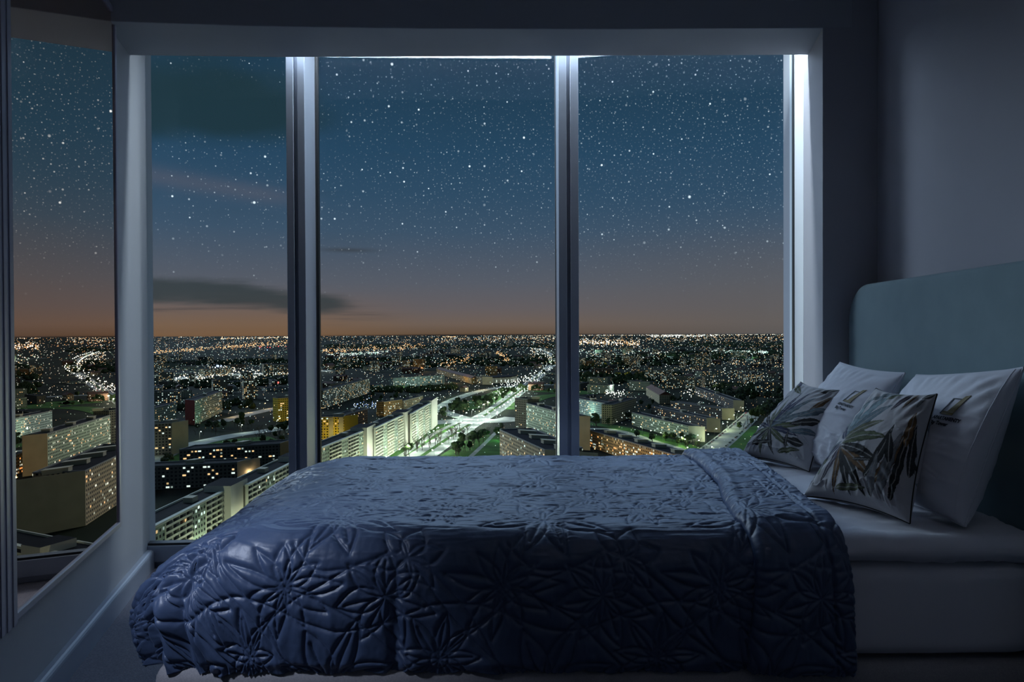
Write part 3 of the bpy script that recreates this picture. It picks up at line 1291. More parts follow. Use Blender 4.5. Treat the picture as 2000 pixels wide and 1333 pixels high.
# u runs far -> near (left -> right in the photograph), v bottom -> top
near_leaves = [
    (.20, .46, 118, .50, .040, 'slate', .04), (.22, .50, 100, .42, .045, 'teal'), (.22, .48, 76, .55, .042, 'slate', -.05),
    (.22, .48, 60, .60, .045, 'teal', .06), (.22, .47, 44, .50, .050, 'slate', .05), (.22, .46, 28, .42, .040, 'moss', .05),
    (.22, .42, 12, .50, .050, 'olive', .06), (.22, .46, 140, .22, .030, 'navy'), (.10, .62, 105, .30, .020, 'navy'),
    (.20, .44, 215, .26, .028, 'slate'), (.20, .42, 245, .40, .040, 'navy', -.10), (.22, .42, 262, .34, .032, 'plum', .06),
    (.23, .40, 285, .40, .034, 'brown', .08), (.24, .40, 305, .46, .040, 'dark', .06), (.25, .38, 320, .52, .045, 'dark', .05),
    (.26, .38, 335, .52, .042, 'brown', .05), (.26, .40, 350, .48, .040, 'dark', .04), (.45, .30, 8, .22, .014, 'dark'),
    (.60, .99, 215, .22, .030, 'olive'), (.72, .98, 240, .26, .030, 'plum'), (.80, 1.0, 248, .22, .022, 'brown'),
    (.45, .97, 205, .34, .030, 'slate'), (.92, .98, 250, .16, .020, 'grey'), (.99, 1.0, 210, .14, .030, 'dark'),
    (.62, .18, 78, .48, .045, 'dark', -.05), (.70, .16, 70, .50, .050, 'brown', -.05), (.78, .10, 84, .52, .050, 'grey', .03),
    (.86, .08, 88, .60, .040, 'dark', -.03), (.90, .50, 92, .30, .050, 'brown'), (.80, .34, 110, .26, .040, 'dark'),
    (.70, .05, 95, .36, .035, 'grey'), (.05, .30, 80, .28, .018, 'slate'), (.03, .10, 60, .22, .020, 'olive'),
    (.35, .06, 10, .30, .030, 'moss'), (.12, .14, 100, .20, .022, 'olive'), (.98, .30, 95, .40, .030, 'dark'),
]
far_leaves = [
    (.38, .30, 100, .42, .030, 'olive'), (.38, .30, 82, .52, .036, 'navy'), (.38, .30, 66, .58, .040, 'navy', .03),
    (.38, .30, 52, .62, .040, 'slate', .03), (.38, .30, 36, .52, .040, 'slate'), (.38, .30, 16, .46, .035, 'olive'),
    (.38, .30, -2, .44, .035, 'navy', .03), (.38, .30, -22, .40, .035, 'olive'), (.38, .30, 122, .34, .026, 'olive'),
    (.38, .30, 145, .38, .026, 'dark'), (.38, .30, 168, .36, .026, 'navy'), (.38, .30, 195, .34, .030, 'olive'),
    (.38, .30, 225, .34, .032, 'dark'), (.38, .30, 260, .30, .034, 'olive'), (.38, .30, 300, .32, .034, 'dark'),
    (.02, 1.0, -30, .32, .045, 'navy'), (.10, .92, -20, .36, .040, 'olive'), (.04, .84, -60, .26, .030, 'navy'),
    (.98, 1.0, 205, .30, .036, 'dark'), (.96, .86, 235, .30, .034, 'brown'), (.98, .70, 215, .36, .046, 'slate'),
    (1.0, .55, 205, .40, .046, 'dark'), (1.0, .40, 195, .34, .040, 'slate'), (.92, .22, 180, .30, .040, 'dark'),
    (.12, .50, 70, .30, .026, 'navy'), (.04, .42, 80, .26, .022, 'dark'), (.16, .10, 10, .36, .030, 'dark'),
    (.60, .06, 20, .30, .030, 'olive'), (.06, .20, 45, .20, .024, 'navy'), (.70, .12, 100, .20, .024, 'dark'),
]

p1 = Pillow([(1.235, 2.62, .635), (1.31, 2.07, .625), (1.475, 2.065, 1.085), (1.445, 2.56, 1.035)], .205, .05, 21, .010)
r1 = p1.build('pillow', M_linen, 'large white pillow against the headboard, nearest to the viewer, with embroidered logo', 'pillow', 'white pillows against the headboard', 130)
p2 = Pillow([(1.27, 3.27, .635), (1.25, 2.72, .635), (1.47, 2.68, 1.035), (1.455, 3.18, 1.055)], .20, .05, 33, .010)
r2 = p2.build('pillow', M_linen, 'white pillow by the window pier, partly hidden behind the smaller leaf cushion', 'pillow', 'white pillows against the headboard', 130)
p1.seam(r1, M_linen, .0035)
p1.seam(r1, M_linen, .0016, 'flange_seam', .035, 1)
p2.seam(r2, M_linen, .0035)
c1 = Pillow([(.985, 2.42, .635), (1.175, 2.115, .622), (1.305, 2.20, .998), (1.255, 2.47, .995)], .17, .09, 45, .007)
q1 = c1.build('cushion', M_print, 'leaf-print cushion in front of the nearest white pillow, larger in view', 'cushion', 'leaf-print cushions on the bed', 260, leaf_print(near_leaves))
c2 = Pillow([(1.02, 3.20, .635), (1.19, 2.87, .630), (1.335, 2.90, .955), (1.305, 3.24, .965)], .16, .09, 57, .007)
q2 = c2.build('cushion', M_print, 'leaf-print cushion farther away, set against the night window', 'cushion', 'leaf-print cushions on the bed', 240, leaf_print(far_leaves, (.45, .45, .47)))
c1.seam(q1, M_print, .0025)
c2.seam(q2, M_print, .0025)

M_thread = mat('navy_thread', (.012, .016, .035), .7, bump=(600, .3, .001))
M_gold = mat('gold_thread', (.21, .16, .055), .55, bump=(600, .3, .001))
M_grey = mat('grey_thread', (.10, .11, .13), .7, bump=(600, .3, .001))


def emblem(p, root, u0, v0, sx, sy):
    """embroidered tower mark with two lines of lettering, laid on the pillow's front"""
    def lay(co, h=.0015):
        u = u0 + co[:, 0] * sx
        v = v0 + co[:, 1] * sy
        return p.surf(u, v, 1) + p.N * h - np.array(p.org)

    def strip(name, polys, m, h=.002):
        V_, F_ = [], []
        for poly in polys:
            poly = np.array(poly, float)
            a, b_, c, d = poly
            n1, n2 = 14, 4
            base = len(V_)
            for j in range(n2 + 1):
                for i in range(n1 + 1):
                    s, t = i / n1, j / n2
                    V_.append(a * (1 - s) * (1 - t) + b_ * s * (1 - t) + c * s * t + d * (1 - s) * t)
            for j in range(n2):
                for i in range(n1):
                    q = base + j * (n1 + 1) + i
                    F_.append((q, q + 1, q + n1 + 2, q + n1 + 1))
        V_ = lay(np.array(V_), h)
        me = bpy.data.meshes.new(name)
        me.from_pydata([tuple(x) for x in V_], [], F_)
        me.update()
        o = link_mesh(name, me, m, root)
        s_ = o.modifiers.new('thread', 'SOLIDIFY')
        s_.thickness = .0016
        s_.offset = 0

    strip('embroidered_mark', [[(.30, .10), (.50, .10), (.72, 1.05), (.60, .98)], [(.18, .08), (.52, .08), (.54, .20), (.22, .22)]], M_gold)
    strip('embroidered_outline', [[(.14, .10), (.17, .10), (.32, .84), (.29, .84)], [(.29, .80), (.60, .80), (.60, .84), (.29, .84)]], M_grey)
    for txt, size, y, nm_ in (('APARTAMENTY', .20, -.16, 'embroidered_lettering'), ('Sky Tower', .21, -.40, 'embroidered_lettering')):
        cu = bpy.data.curves.new('t', 'FONT')
        cu.body = txt
        cu.size = size
        cu.offset = .012
        cu.resolution_u = 3
        to = bpy.data.objects.new('t', cu)
        COL.objects.link(to)
        bpy.context.view_layer.update()
        dg = bpy.context.evaluated_depsgraph_get()
        tm = to.evaluated_get(dg).to_mesh()
        bm = bmesh.new()
        bm.from_mesh(tm)
        to.evaluated_get(dg).to_mesh_clear()
        bpy.data.objects.remove(to)
        bpy.data.curves.remove(cu)
        me = bpy.data.meshes.new(nm_)
        bm.to_mesh(me)
        bm.free()
        n = len(me.vertices)
        co = np.empty(n * 3)
        me.vertices.foreach_get('co', co)
        co = co.reshape(-1, 3)
        co[:, 0] = .02 + co[:, 0] * .55
        co[:, 1] += y
        q = lay(co, .0022)
        me.vertices.foreach_set('co', q.reshape(-1))
        me.update()
        link_mesh(nm_, me, M_thread, root)


emblem(p1, r1, .66, .60, .24, .16)
emblem(p2, r2, .70, .60, .22, .16)

# ================================================================== THE CITY BELOW
GZ = -118.8        # street level


def gnd(px, py, h=0.0):
    return onz(px, py, GZ + h)


def facade_material(name, wall, lit, warm=.42, glow=1.0, cw=3.0, ch=2.9, dark=(.012, .014, .018)):
    """wall with a grid of window openings, some of them lit"""
    m = bpy.data.materials.new(name)
    m.use_nodes = True
    nt = m.node_tree
    N, L = nt.nodes.new, nt.links.new
    bs = nt.nodes['Principled BSDF']
    bs.inputs['Roughness'].default_value = .8
    bs.inputs['Specular IOR Level'].default_value = .1

    def M(op, a, b_=None):
        n = N('ShaderNodeMath')
        n.operation = op
        for i, v in enumerate((a, b_)):
            if v is None:
                continue
            if isinstance(v, (int, float)):
                n.inputs[i].default_value = v
            else:
                L(v, n.inputs[i])
        return n.outputs[0]
    uv = N('ShaderNodeUVMap')
    sp = N('ShaderNodeSeparateXYZ')
    L(uv.outputs[0], sp.inputs[0])
    u, v = M('DIVIDE', sp.outputs[0], cw), M('DIVIDE', sp.outputs[1], ch)
    fu, fv = M('FRACT', u), M('FRACT', v)
    inx = M('LESS_THAN', M('ABSOLUTE', M('SUBTRACT', fu, .5)), .26)
    iny = M('LESS_THAN', M('ABSOLUTE', M('SUBTRACT', fv, .52)), .25)
    win = M('MULTIPLY', inx, iny)
    win = M('MULTIPLY', win, M('GREATER_THAN', sp.outputs[1], .01))
    oi = N('ShaderNodeObjectInfo')
    cb = N('ShaderNodeCombineXYZ')
    L(M('FLOOR', u), cb.inputs[0])
    L(M('FLOOR', v), cb.inputs[1])
    L(M('MULTIPLY', oi.outputs['Random'], 91.0), cb.inputs[2])
    wn = N('ShaderNodeTexWhiteNoise')
    wn.noise_dimensions = '3D'
    L(cb.outputs[0], wn.inputs[0])
    sc = N('ShaderNodeSeparateColor')
    L(wn.outputs['Color'], sc.inputs[0])
    on = M('MULTIPLY', win, M('LESS_THAN', sc.outputs[0], lit))
    mx = N('ShaderNodeMix')
    mx.data_type = 'RGBA'
    L(win, mx.inputs[0])
    nz = N('ShaderNodeTexNoise')
    nz.inputs['Scale'].default_value = .25
    tc = N('ShaderNodeTexCoord')
    L(tc.outputs['Object'], nz.inputs[0])
    wc = N('ShaderNodeMix')
    wc.data_type = 'RGBA'
    L(nz.outputs[0], wc.inputs[0])
    wc.inputs[6].default_value = (*[c * .8 for c in wall], 1)
    wc.inputs[7].default_value = (*[min(1, c * 1.2) for c in wall], 1)
    L(wc.outputs[2], mx.inputs[6])
    mx.inputs[7].default_value = (*dark, 1)
    L(mx.outputs[2], bs.inputs['Base Color'])
    ec = N('ShaderNodeMix')
    ec.data_type = 'RGBA'
    L(M('LESS_THAN', sc.outputs[1], warm), ec.inputs[0])
    ec.inputs[6].default_value = (.75, .95, .85, 1)
    ec.inputs[7].default_value = (1.0, .66, .30, 1)
    L(ec.outputs[2], bs.inputs['Emission Color'])
    L(M('MULTIPLY', on, M('MULTIPLY', M('ADD', sc.outputs[2], .15), glow)), bs.inputs['Emission Strength'])
    m.cycles.emission_sampling = 'NONE'
    return m


WALLS = {}
for k_, c_, lit_ in (('pale', (.46, .46, .38), .07), ('green', (.30, .36, .28), .10), ('dark', (.13, .12, .10), .05), ('tan', (.36, .29, .19), .10),
                     ('teal', (.30, .40, .38), .16), ('amber', (.38, .26, .11), .14), ('brick', (.20, .11, .07), .10), ('blank', (.42, .38, .26), 0.0),
                     ('busy', (.22, .24, .19), .34), ('yellow', (.62, .46, .06), .04)):
    WALLS[k_] = facade_material('facade_' + k_, c_, lit_, glow=1.1)
M_roof = mat('bitumen_roof', (.010, .011, .013), .9, noise=(.12, (.018, .018, .020), .8), spec=.05)
M_roofp = mat('roof_kerb', (.16, .17, .16), .8, noise=(.3, (.12, .12, .12), .7))
M_tile = mat('clay_roof', (.10, .040, .024), .85, noise=(.4, (.07, .03, .02), .8))
M_plain = mat('rendered_end_wall', (.46, .42, .30), .85, noise=(.10, (.38, .35, .25), .8))
M_orange = mat('orange_end_wall', (.62, .38, .16), .85, noise=(.10, (.52, .33, .14), .8))
M_yellow = mat('yellow_panels', (.68, .46, .03), .8, noise=(.10, (.60, .40, .03), .8))
M_red = mat('red_end_wall', (.34, .045, .035), .8, noise=(.10, (.28, .04, .03), .8))
M_tower = mat('pale_render', (.62, .60, .50), .8, noise=(.08, (.54, .52, .43), .8))
M_parapet = mat('balcony_parapet', (.58, .58, .47), .8, noise=(.15, (.50, .50, .40), .8))
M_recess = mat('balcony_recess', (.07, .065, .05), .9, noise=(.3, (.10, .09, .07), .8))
M_litw = [mat('lit_window_warm', (.4, .3, .2), .6, noise=(.5, (.35, .25, .15), .5), emit=(1.0, .62, .28), estr=1.15),
          mat('lit_window_white', (.4, .4, .4), .6, noise=(.5, (.35, .35, .35), .5), emit=(.86, 1.0, .92), estr=1.05),
          mat('lit_window_amber', (.4, .3, .2), .6, noise=(.5, (.35, .25, .15), .5), emit=(1.0, .42, .12), estr=1.3)]
M_glaze = mat('dark_glazing', (.03, .05, .055), .25, noise=(.2, (.05, .07, .07), .6))
LITMESH = {}


def lit_mesh(kind):
    if kind not in LITMESH:
        m = MB()
        m.box(-.85, .85, -.06, .04, -.65, .65)
        me = m.mesh('lit_window')
        me.materials.append(M_litw[kind])
        LITMESH[kind] = me
    return LITMESH[kind]


BR = random.Random(12)
FOOT = []     # occupied circles (x, y, r)


def frame_of(A, B):
    """local frame of a facade seen from outside: x along A->B, y away from the viewer"""
    d = (B - A)
    d.z = 0
    ln = d.length
    d.normalize()
    return ln, math.atan2(d.y, d.x)


def slab(name, label, A, B, h, dep, wall='pale', lit=14, end=None, end_side=1, group=None, kinds=(0, 1), cat='building', huts=1,
         pitched=False, E=None):
    """block whose front eaves run from pixel A to pixel B"""
    a, b_ = gnd(A[0], A[1], h), gnd(B[0], B[1], h)
    ln, rz = frame_of(a, b_)
    root = empty(name, (a.x, a.y, GZ), rz, label=label, cat=cat, group=group)
    mid = (a + b_) / 2
    k = 0.0
    if E is not None:               # the end wall runs from the eaves corner to this pixel
        q = gnd(E[0], E[1], h) - (b_ if end_side > 0 else a)
        lx = q.x * math.cos(rz) + q.y * math.sin(rz)
        ly = -q.x * math.sin(rz) + q.y * math.cos(rz)
        dep = max(6.0, ly)
        k = max(-2.5, min(2.5, lx / dep))
    FOOT.append((mid.x, mid.y, max(ln, dep) * .55))
    m = MB()
    m.skew = k
    m.prism([(0, 0), (ln, 0), (ln, dep), (0, dep)], 0, h, 0, 1)
    m.build('wall', [WALLS[wall], M_roof], root, uv=True)
    if pitched:
        m = MB()
        m.skew = k
        e = .8
        r = h + dep * .30
        m.quad((-e, -e, h), (ln + e, -e, h), (ln + e, dep / 2, r), (-e, dep / 2, r))
        m.quad((ln + e, dep + e, h), (-e, dep + e, h), (-e, dep / 2, r), (ln + e, dep / 2, r))
        m.poly([(-e, dep + e, h), (-e, -e, h), (-e, dep / 2, r)])
        m.poly([(ln + e, -e, h), (ln + e, dep + e, h), (ln + e, dep / 2, r)])
        m.build('roof', M_tile, root)
        m = MB()
        m.skew = k
        m.box(ln * .3, ln * .3 + 1.4, dep * .42, dep * .58, h, r + 1.6)
        m.build('chimney', WALLS['brick'], root)
    else:
        m = MB()
        m.skew = k
        t, k = .5, .9
        for q in ((-.1, ln + .1, -.1, t), (-.1, ln + .1, dep - t, dep + .1), (-.1, t, t, dep - t), (ln - t, ln + .1, t, dep - t)):
            m.box(q[0], q[1], q[2], q[3], h, h + k)
        m.build('roof_kerb', M_roofp, root)
        for q in range(huts):
            cx_ = ln * (q + .5) / huts
            m = MB()
            m.skew = k
            m.box(cx_ - 3.2, cx_ + 3.2, dep * .35, dep * .72, h, h + 2.8)
            m.box(cx_ - 3.6, cx_ + 3.6, dep * .35 - .4, dep * .72 + .4, h + 2.8, h + 3.1)
            m.build('roof_hut', M_plain, root)
    if end is not None:
        m = MB()
        m.skew = k
        if end_side > 0:
            m.box(ln, ln + .25, -.1, dep + .1, 0, h + .95)
        else:
            m.box(-.25, 0, -.1, dep + .1, 0, h + .95)
        m.build('end_wall', end, root)
    # lit windows of the street front, one object each, on the window grid
    nc, nf = int(ln / 3.0), int(h / 2.9)
    cells = [(c, f) for c in range(nc) for f in range(nf)]
    BR.shuffle(cells)
    wins = []
    for c, f in cells[:lit]:
        o = bpy.data.objects.new('lit_window', lit_mesh(BR.choice(kinds)))
        COL.objects.link(o)
        o.parent = root
        o.location = ((c + .5) * 3.0, -.02, (f + .52) * 2.9)
        o.scale = (BR.choice((1, 1, 1.5)), 1, 1)
        wins.append(o)
    return root, ln, wins


# ---- the long balcony block in the lower left -------------------------------------------------
def balcony_block(label, segs, h=33.0, group=None):
    """segs: list of (kind, A, B) along the eaves; kind 'run' or 'tower'"""
    a0 = gnd(*segs[0][1], h)
    root = empty('balcony_block', (a0.x, a0.y, GZ), 0, label=label, cat='apartment block', group=group)
    first = True
    for kind, A, B in segs:
        hh = h + (3.5 if kind == 'tower' else 0)
        a, b_ = gnd(*A, hh), gnd(*B, hh)
        ln, rz = frame_of(a, b_)
        T = Matrix.Translation(Vector((a.x - a0.x, a.y - a0.y, 0))) @ Matrix.Rotation(rz, 4, 'Z')
        FOOT.append(((a.x + b_.x) / 2, (a.y + b_.y) / 2, ln * .55))

        def put(m, nm, mt, par=root, uv=False):
            o = m.build(nm, mt, par, uv=uv)
            o.matrix_local = T
            return o
        dep = 13.0
        if kind == 'tower':
            m = MB()
            m.prism([(0, -2.2), (ln, -2.2), (ln, dep), (0, dep)], 0, hh, 0, 1)
            put(m, 'stair_tower', [M_tower, M_roof])
            continue
        m = MB()
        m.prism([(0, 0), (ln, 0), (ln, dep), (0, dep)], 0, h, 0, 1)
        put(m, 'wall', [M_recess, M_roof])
        m = MB()
        m.box(-.3, ln + .3, -2.0, .2, h - .2, h + .9)
        m.box(-.3, ln + .3, dep - .3, dep + .3, h, h + .9)
        put(m, 'roof_kerb', M_parapet)
        for q in range(max(1, int(ln / 45))):
            m = MB()
            xx = ln * (q + .5) / max(1, int(ln / 45))
            m.box(xx - 3, xx + 3, 4, 9, h, h + 2.6)
            put(m, 'roof_hut', M_plain)
        nf = 11
        fh = h / nf
        # alternate striped balcony runs and flush window bays
        x = 0.0
        k = 0
        while x < ln - 1:
            wrun = min(26.0 if k % 2 == 0 else 15.0, ln - x)
            if k % 2 == 0 or wrun < 6:
                m = MB()
                for f in range(nf):
                    z = f * fh
                    m.box(x, x + wrun, -1.9, 0, z, z + .25)
                    m.box(x, x + wrun, -1.9, -1.75, z + .25, z + 1.15)
                for xx in np.arange(x, x + wrun + .1, wrun / max(1, round(wrun / 6.5))):
                    m.box(xx - .12, xx + .12, -1.8, 0, 0, h)
                put(m, 'balcony_run', M_parapet)
            else:
                m = MB()
                m.prism([(x, -1.4), (x + wrun, -1.4), (x + wrun, 0), (x, 0)], 0, h)
                put(m, 'window_bay', WALLS['green'], uv=True)
            x += wrun
            k += 1
        # lit windows and lit balconies
        nl = int(ln / 9)
        for q in range(nl):
            f = BR.randrange(nf)
            o = bpy.data.objects.new('lit_window', lit_mesh(BR.choice((0, 1, 1))))
            COL.objects.link(o)
            o.parent = root
            o.matrix_local = T @ Matrix.Translation((BR.uniform(3, ln - 3), -1.45, (f + .62) * fh))
        for zone in range(max(1, int(ln / 60))):
            x0_ = BR.uniform(.1, .6) * ln
            f0 = BR.randrange(2, nf - 3)
            for q in range(4):
                o = bpy.data.objects.new('lit_balcony', lit_mesh(2))
                COL.objects.link(o)
                o.parent = root
                o.matrix_local = T @ Matrix.Translation((min(ln - 2, x0_ + q * 5), -.15, (f0 + .66) * fh)) @ Matrix.Diagonal((2.6, 1, .8, 1))
        # orange-lit balconies stacked beside the stair tower
        for f in range(nf):
            if BR.random() < .85:
                o = bpy.data.objects.new('lit_balcony', lit_mesh(2 if f % 3 else 0))
                COL.objects.link(o)
                o.parent = root
                o.matrix_local = T @ Matrix.Translation((ln - 2.6, -.15, (f + .64) * fh)) @ Matrix.Diagonal((2.2, 1, .9, 1))
    return root


balcony_block('long pale apartment block with striped balconies stepping up from the lower left', [
    ('run', (215, 1072), (440, 958)), ('tower', (443, 950), (476, 934)), ('run', (479, 950), (578, 900)), ('tower', (580, 893), (596, 885)),
    ('run', (597, 888), (711, 842)), ('tower', (712, 836), (729, 828)), ('run', (730, 838), (788, 811)), ('tower', (788, 806), (800, 800)),
    ('run', (801, 810), (840, 788)), ('tower', (840, 783), (851, 776))])
# a second one stands closer, behind the bed from here; the mirror looks towards it
balcony_block('pale striped balcony block below the centre window, glimpsed in the wall mirror', [
    ('run', (1000, 1052), (1118, 1006)), ('tower', (1119, 998), (1145, 989)), ('run', (1146, 996), (1290, 938)), ('tower', (1291, 930), (1310, 922)),
    ('run', (1311, 928), (1420, 886))])

# ---- blocks that can be told apart -------------------------------------------------------------
slab('apartment_block', 'dark low block with a pale gable end, behind the striped balcony block', (240, 915), (463, 905), 18, 14, 'dark', 26, M_plain, E=(489, 897))
slab('apartment_block', 'dark low block ending in a bright orange gable at the first mullion', (350, 880), (547, 868), 18, 14, 'dark', 30, M_orange, E=(569, 860))
slab('apartment_tower', 'tall dark block with plain olive end wall at the left window edge', (262, 832), (336, 828), 31, 24, 'dark', 18, M_plain, huts=2, E=(363, 823))
slab('apartment_block', 'pale green ten storey block with a dark red end wall', (380, 784), (434, 765), 32, 13, 'green', 26, M_red, -1, E=(362, 782.5))
slab('apartment_block', 'grey block half cut by the left window edge beyond the olive tower', (262, 808), (345, 788), 25, 13, 'green', 22, M_glaze)
slab('apartment_tower', 'narrow yellow tower just left of the first mullion', (543, 779), (572, 777), 32, 16, 'yellow', 14, M_yellow)
yt, yl, _ = slab('apartment_tower', 'bright yellow striped tower right of the first mullion', (620, 816), (672, 815), 29, 15, 'yellow', 9, M_yellow)
for q in (.42, .80):
    m = MB()
    m.box(yl * q, yl * q + 5.0, -.35, 0, 0, 29)
    m.build('grey_panel', M_plain, yt)
slab('apartment_block', 'brownish block beside the bright yellow tower', (674, 812), (718, 799), 27, 14, 'brick', 20, M_plain)
slab('apartment_block', 'amber lit block beyond the striped balcony block', (750, 786), (786, 781), 21, 14, 'amber', 16, M_orange, -1)
slab('apartment_block', 'grey low block next to the amber lit block', (788, 784), (826, 774), 18, 13, 'tan', 10, M_plain)
slab('apartment_block', 'long pale teal block with many lit windows in the middle distance', (768, 739), (868, 733), 22, 14, 'teal', 46, M_plain, huts=3)
slab('apartment_block', 'long slab full of lit windows right of the first mullion', (632, 764), (722, 740), 29, 13, 'busy', 60, M_orange, huts=3)
slab('church_tower', 'amber lit square tower on the skyline left of centre', (818, 702), (831, 701), 36, 22, 'amber', 0, None, kinds=(0,))
slab('street_front', 'long amber lit street front in the middle distance', (853, 721), (921, 739), 14, 16, 'amber', 12, None, pitched=True)
slab('town_house', 'pale corner house with amber lit side before the curved hall', (922, 735), (942, 737), 18, 18, 'tan', 6, M_plain)
slab('church_tower', 'small amber lit church tower behind the curved hall', (959, 716), (971, 715), 34, 18, 'amber', 0, None)
slab('apartment_tower', 'dark green tower block left of the second mullion with white lit windows', (1006, 779), (1030, 781), 37, 22, 'dark', 3, M_glaze, -1)
slab('apartment_block', 'grey slab full of lit windows running behind the second mullion', (1028, 789), (1118, 814), 34, 14, 'green', 60, M_plain, huts=3)
slab('apartment_block', 'low dark roofed block with lit windows left of the second mullion', (976, 841), (1064, 881), 34, 30, 'tan', 26, M_plain, huts=4)
slab('apartment_block', 'long white lit slab right of the second mullion', (1112, 776), (1183, 789), 22, 14, 'teal', 30, M_plain)
slab('apartment_block', 'stepped grey block with blank end right of the second mullion', (1196, 792), (1242, 779), 25, 15, 'blank', 4, M_plain)
slab('apartment_block', 'five storey green lit block with a pale teal end wall', (1234, 807), (1345, 834), 16, 13, 'green', 30, M_plain)
slab('apartment_block', 'middle one of the three parallel dark blocks, with a pale end', (1272, 794), (1380, 818), 16, 12, 'dark', 30, M_plain)
slab('apartment_block', 'farthest of the three parallel dark blocks', (1309, 785), (1410, 799), 15, 12, 'dark', 22, M_plain)
slab('apartment_block', 'long amber lit block with dark wide roof below the right window', (1152, 842), (1312, 889), 17, 20, 'amber', 60, M_plain, huts=5, kinds=(0, 0, 2, 1))
slab('apartment_block', 'dark slab with bright doorways beyond the three parallel blocks', (1358, 757), (1432, 783), 15, 13, 'dark', 24, M_plain)
slab('apartment_tower', 'pale green tower in the middle distance of the right window', (1371, 726), (1409, 724), 32, 20, 'green', 24, M_plain)
slab('apartment_tower', 'grey tower near the right window edge', (1452, 731), (1489, 728), 26, 18, 'busy', 16, M_plain)
slab('apartment_tower', 'white lit tower on the horizon above the boulevard', (989, 665), (998, 665), 60, 40, 'teal', 20, None)
slab('apartment_block', 'office block with blue roof sign near the white lit market', (400, 722), (452, 719), 22, 24, 'busy', 30, None)
slab('church', 'tile roofed hall with pale gable in the right window', (1262, 757), (1288, 772), 15, 20, 'blank', 2, None, pitched=True)

# curved hall by the boulevard: bowed front with a bright colonnade under a dark roof
def curved_hall():
    h = 15.0
    A, B = gnd(938, 738, h), gnd(1008, 733, h)
    ln, rz = frame_of(A, B)
    root = empty('curved_hall', (A.x, A.y, GZ), rz, label='bowed white lit hall with dark flat roof beside the boulevard', cat='building')
    pts, ip = [], []
    for k in range(21):
        t = k / 20
        pts.append((t * ln, -22 * math.sin(PI * t)))
        ip.append((t * ln, -22 * math.sin(PI * t) - 2.5))
    m = MB()
    m.prism(pts + [(ln, 30), (0, 30)], 0, h - 2)
    m.build('wall', M_tower, root)
    m = MB()
    m.prism(ip + [(ln + 3, 32), (-3, 32)], h - 2, h)
    m.build('roof', M_roof, root)
    m = MB()
    for p in ip[::1]:
        m.box(p[0] - .5, p[0] + .5, p[1] + .4, p[1] + 1.4, 0, h - 2)
    m.build('colonnade', M_tower, root)
    FOOT.append((A.x + ln / 2, A.y, ln * .6))
    for k in range(2, 19, 2):
        o = bpy.data.objects.new('lit_window', lit_mesh(1))
        COL.objects.link(o)
        o.parent = root
        o.location = (pts[k][0], pts[k][1] - .2, 5)
        o.scale = (2.2, 1, 4)
    m = MB()
    m.box(ln * .02, ln * .25, -2, 8, 0, 9)
    m.build('entrance', WALLS['amber'], root, uv=True)


curved_hall()

# ---- ground, streets, verges -------------------------------------------------------------------
M_ground = mat('dark_town_ground', (.008, .011, .008), 1.0, noise=(.012, (.022, .030, .015), .9), spec=.05)
M_asphalt = mat('street_asphalt', (.34, .36, .34), .8, noise=(.07, (.20, .22, .20), .9), spec=.05)
M_grass = mat('lawn', (.060, .14, .030), 1.0, noise=(.06, (.03, .075, .018), .9), spec=.05)
R_ = 60000.0
b = MB()
b.quad((-R_, 60, GZ - .6), (R_, 60, GZ - .6), (R_, R_, GZ - .6), (-R_, R_, GZ - .6))
o = b.build('ground', M_ground)
o['kind'] = 'structure'
ROADS = []


def strip(name, px, width, m, z=0.0):
    """street or verge that follows ground points"""
    P = [gnd(x, y) for x, y in px]
    # resample smoothly
    Q = []
    for i in range(len(P) - 1):
        p0, p1, p2, p3 = P[max(i - 1, 0)], P[i], P[i + 1], P[min(i + 2, len(P) - 1)]
        n = 10
        for k in range(n):
            t = k / n
            Q.append(.5 * ((2 * p1) + (p2 - p0) * t + (2 * p0 - 5 * p1 + 4 * p2 - p3) * t * t + (3 * p1 - p0 - 3 * p2 + p3) * t ** 3))
    Q.append(P[-1])
    b = MB()
    L_, Rr = [], []
    for i, q in enumerate(Q):
        d = (Q[min(i + 1, len(Q) - 1)] - Q[max(i - 1, 0)])
        d.z = 0
        d.normalize()
        nn = Vector((-d.y, d.x, 0)) * width / 2
        L_.append(q + nn)
        Rr.append(q - nn)
    for i in range(len(Q) - 1):
        b.quad((*Rr[i].xy, GZ + z), (*Rr[i + 1].xy, GZ + z), (*L_[i + 1].xy, GZ + z), (*L_[i].xy, GZ + z))
    o = b.build(name, m)
    o['kind'] = 'structure'
    if m is M_asphalt:
        ROADS.append((Q, width))
    return Q


main = strip('road_1', [(760, 930), (820, 893), (875, 856), (930, 822), (968, 800), (1000, 775), (1036, 748), (1070, 720), (1086, 706), (1072, 690), (1050, 681)], 30, M_asphalt, -.1)
side1 = strip('road_2', [(930, 824), (890, 812), (862, 800), (882, 783), (930, 766), (985, 756), (1060, 752), (1120, 752)], 22, M_asphalt, -.15)
cross = strip('road_3', [(845, 826), (905, 822), (975, 822), (1010, 816)], 40, M_asphalt, -.12)
sideR = strip('road_4', [(1340, 912), (1375, 890), (1420, 855), (1452, 826), (1472, 806)], 26, M_asphalt, -.1)
greenR = strip('road_5', [(1120, 838), (1200, 840), (1290, 866), (1372, 891), (1440, 915)], 11, M_asphalt, -.13)
leftR = strip('road_6', [(260, 918), (350, 876), (450, 852), (520, 842), (600, 828)], 26, M_asphalt, -.1)
leftF = strip('road_7', [(240, 748), (330, 741), (430, 733), (560, 728), (640, 724)], 75, M_asphalt, -.1)
leftM = strip('road_8', [(430, 824), (500, 806), (560, 794), (640, 780)], 24, M_asphalt, -.1)
backR = strip('road_9', [(1120, 688), (1240, 694), (1380, 700), (1560, 704)], 24, M_asphalt, -.1)
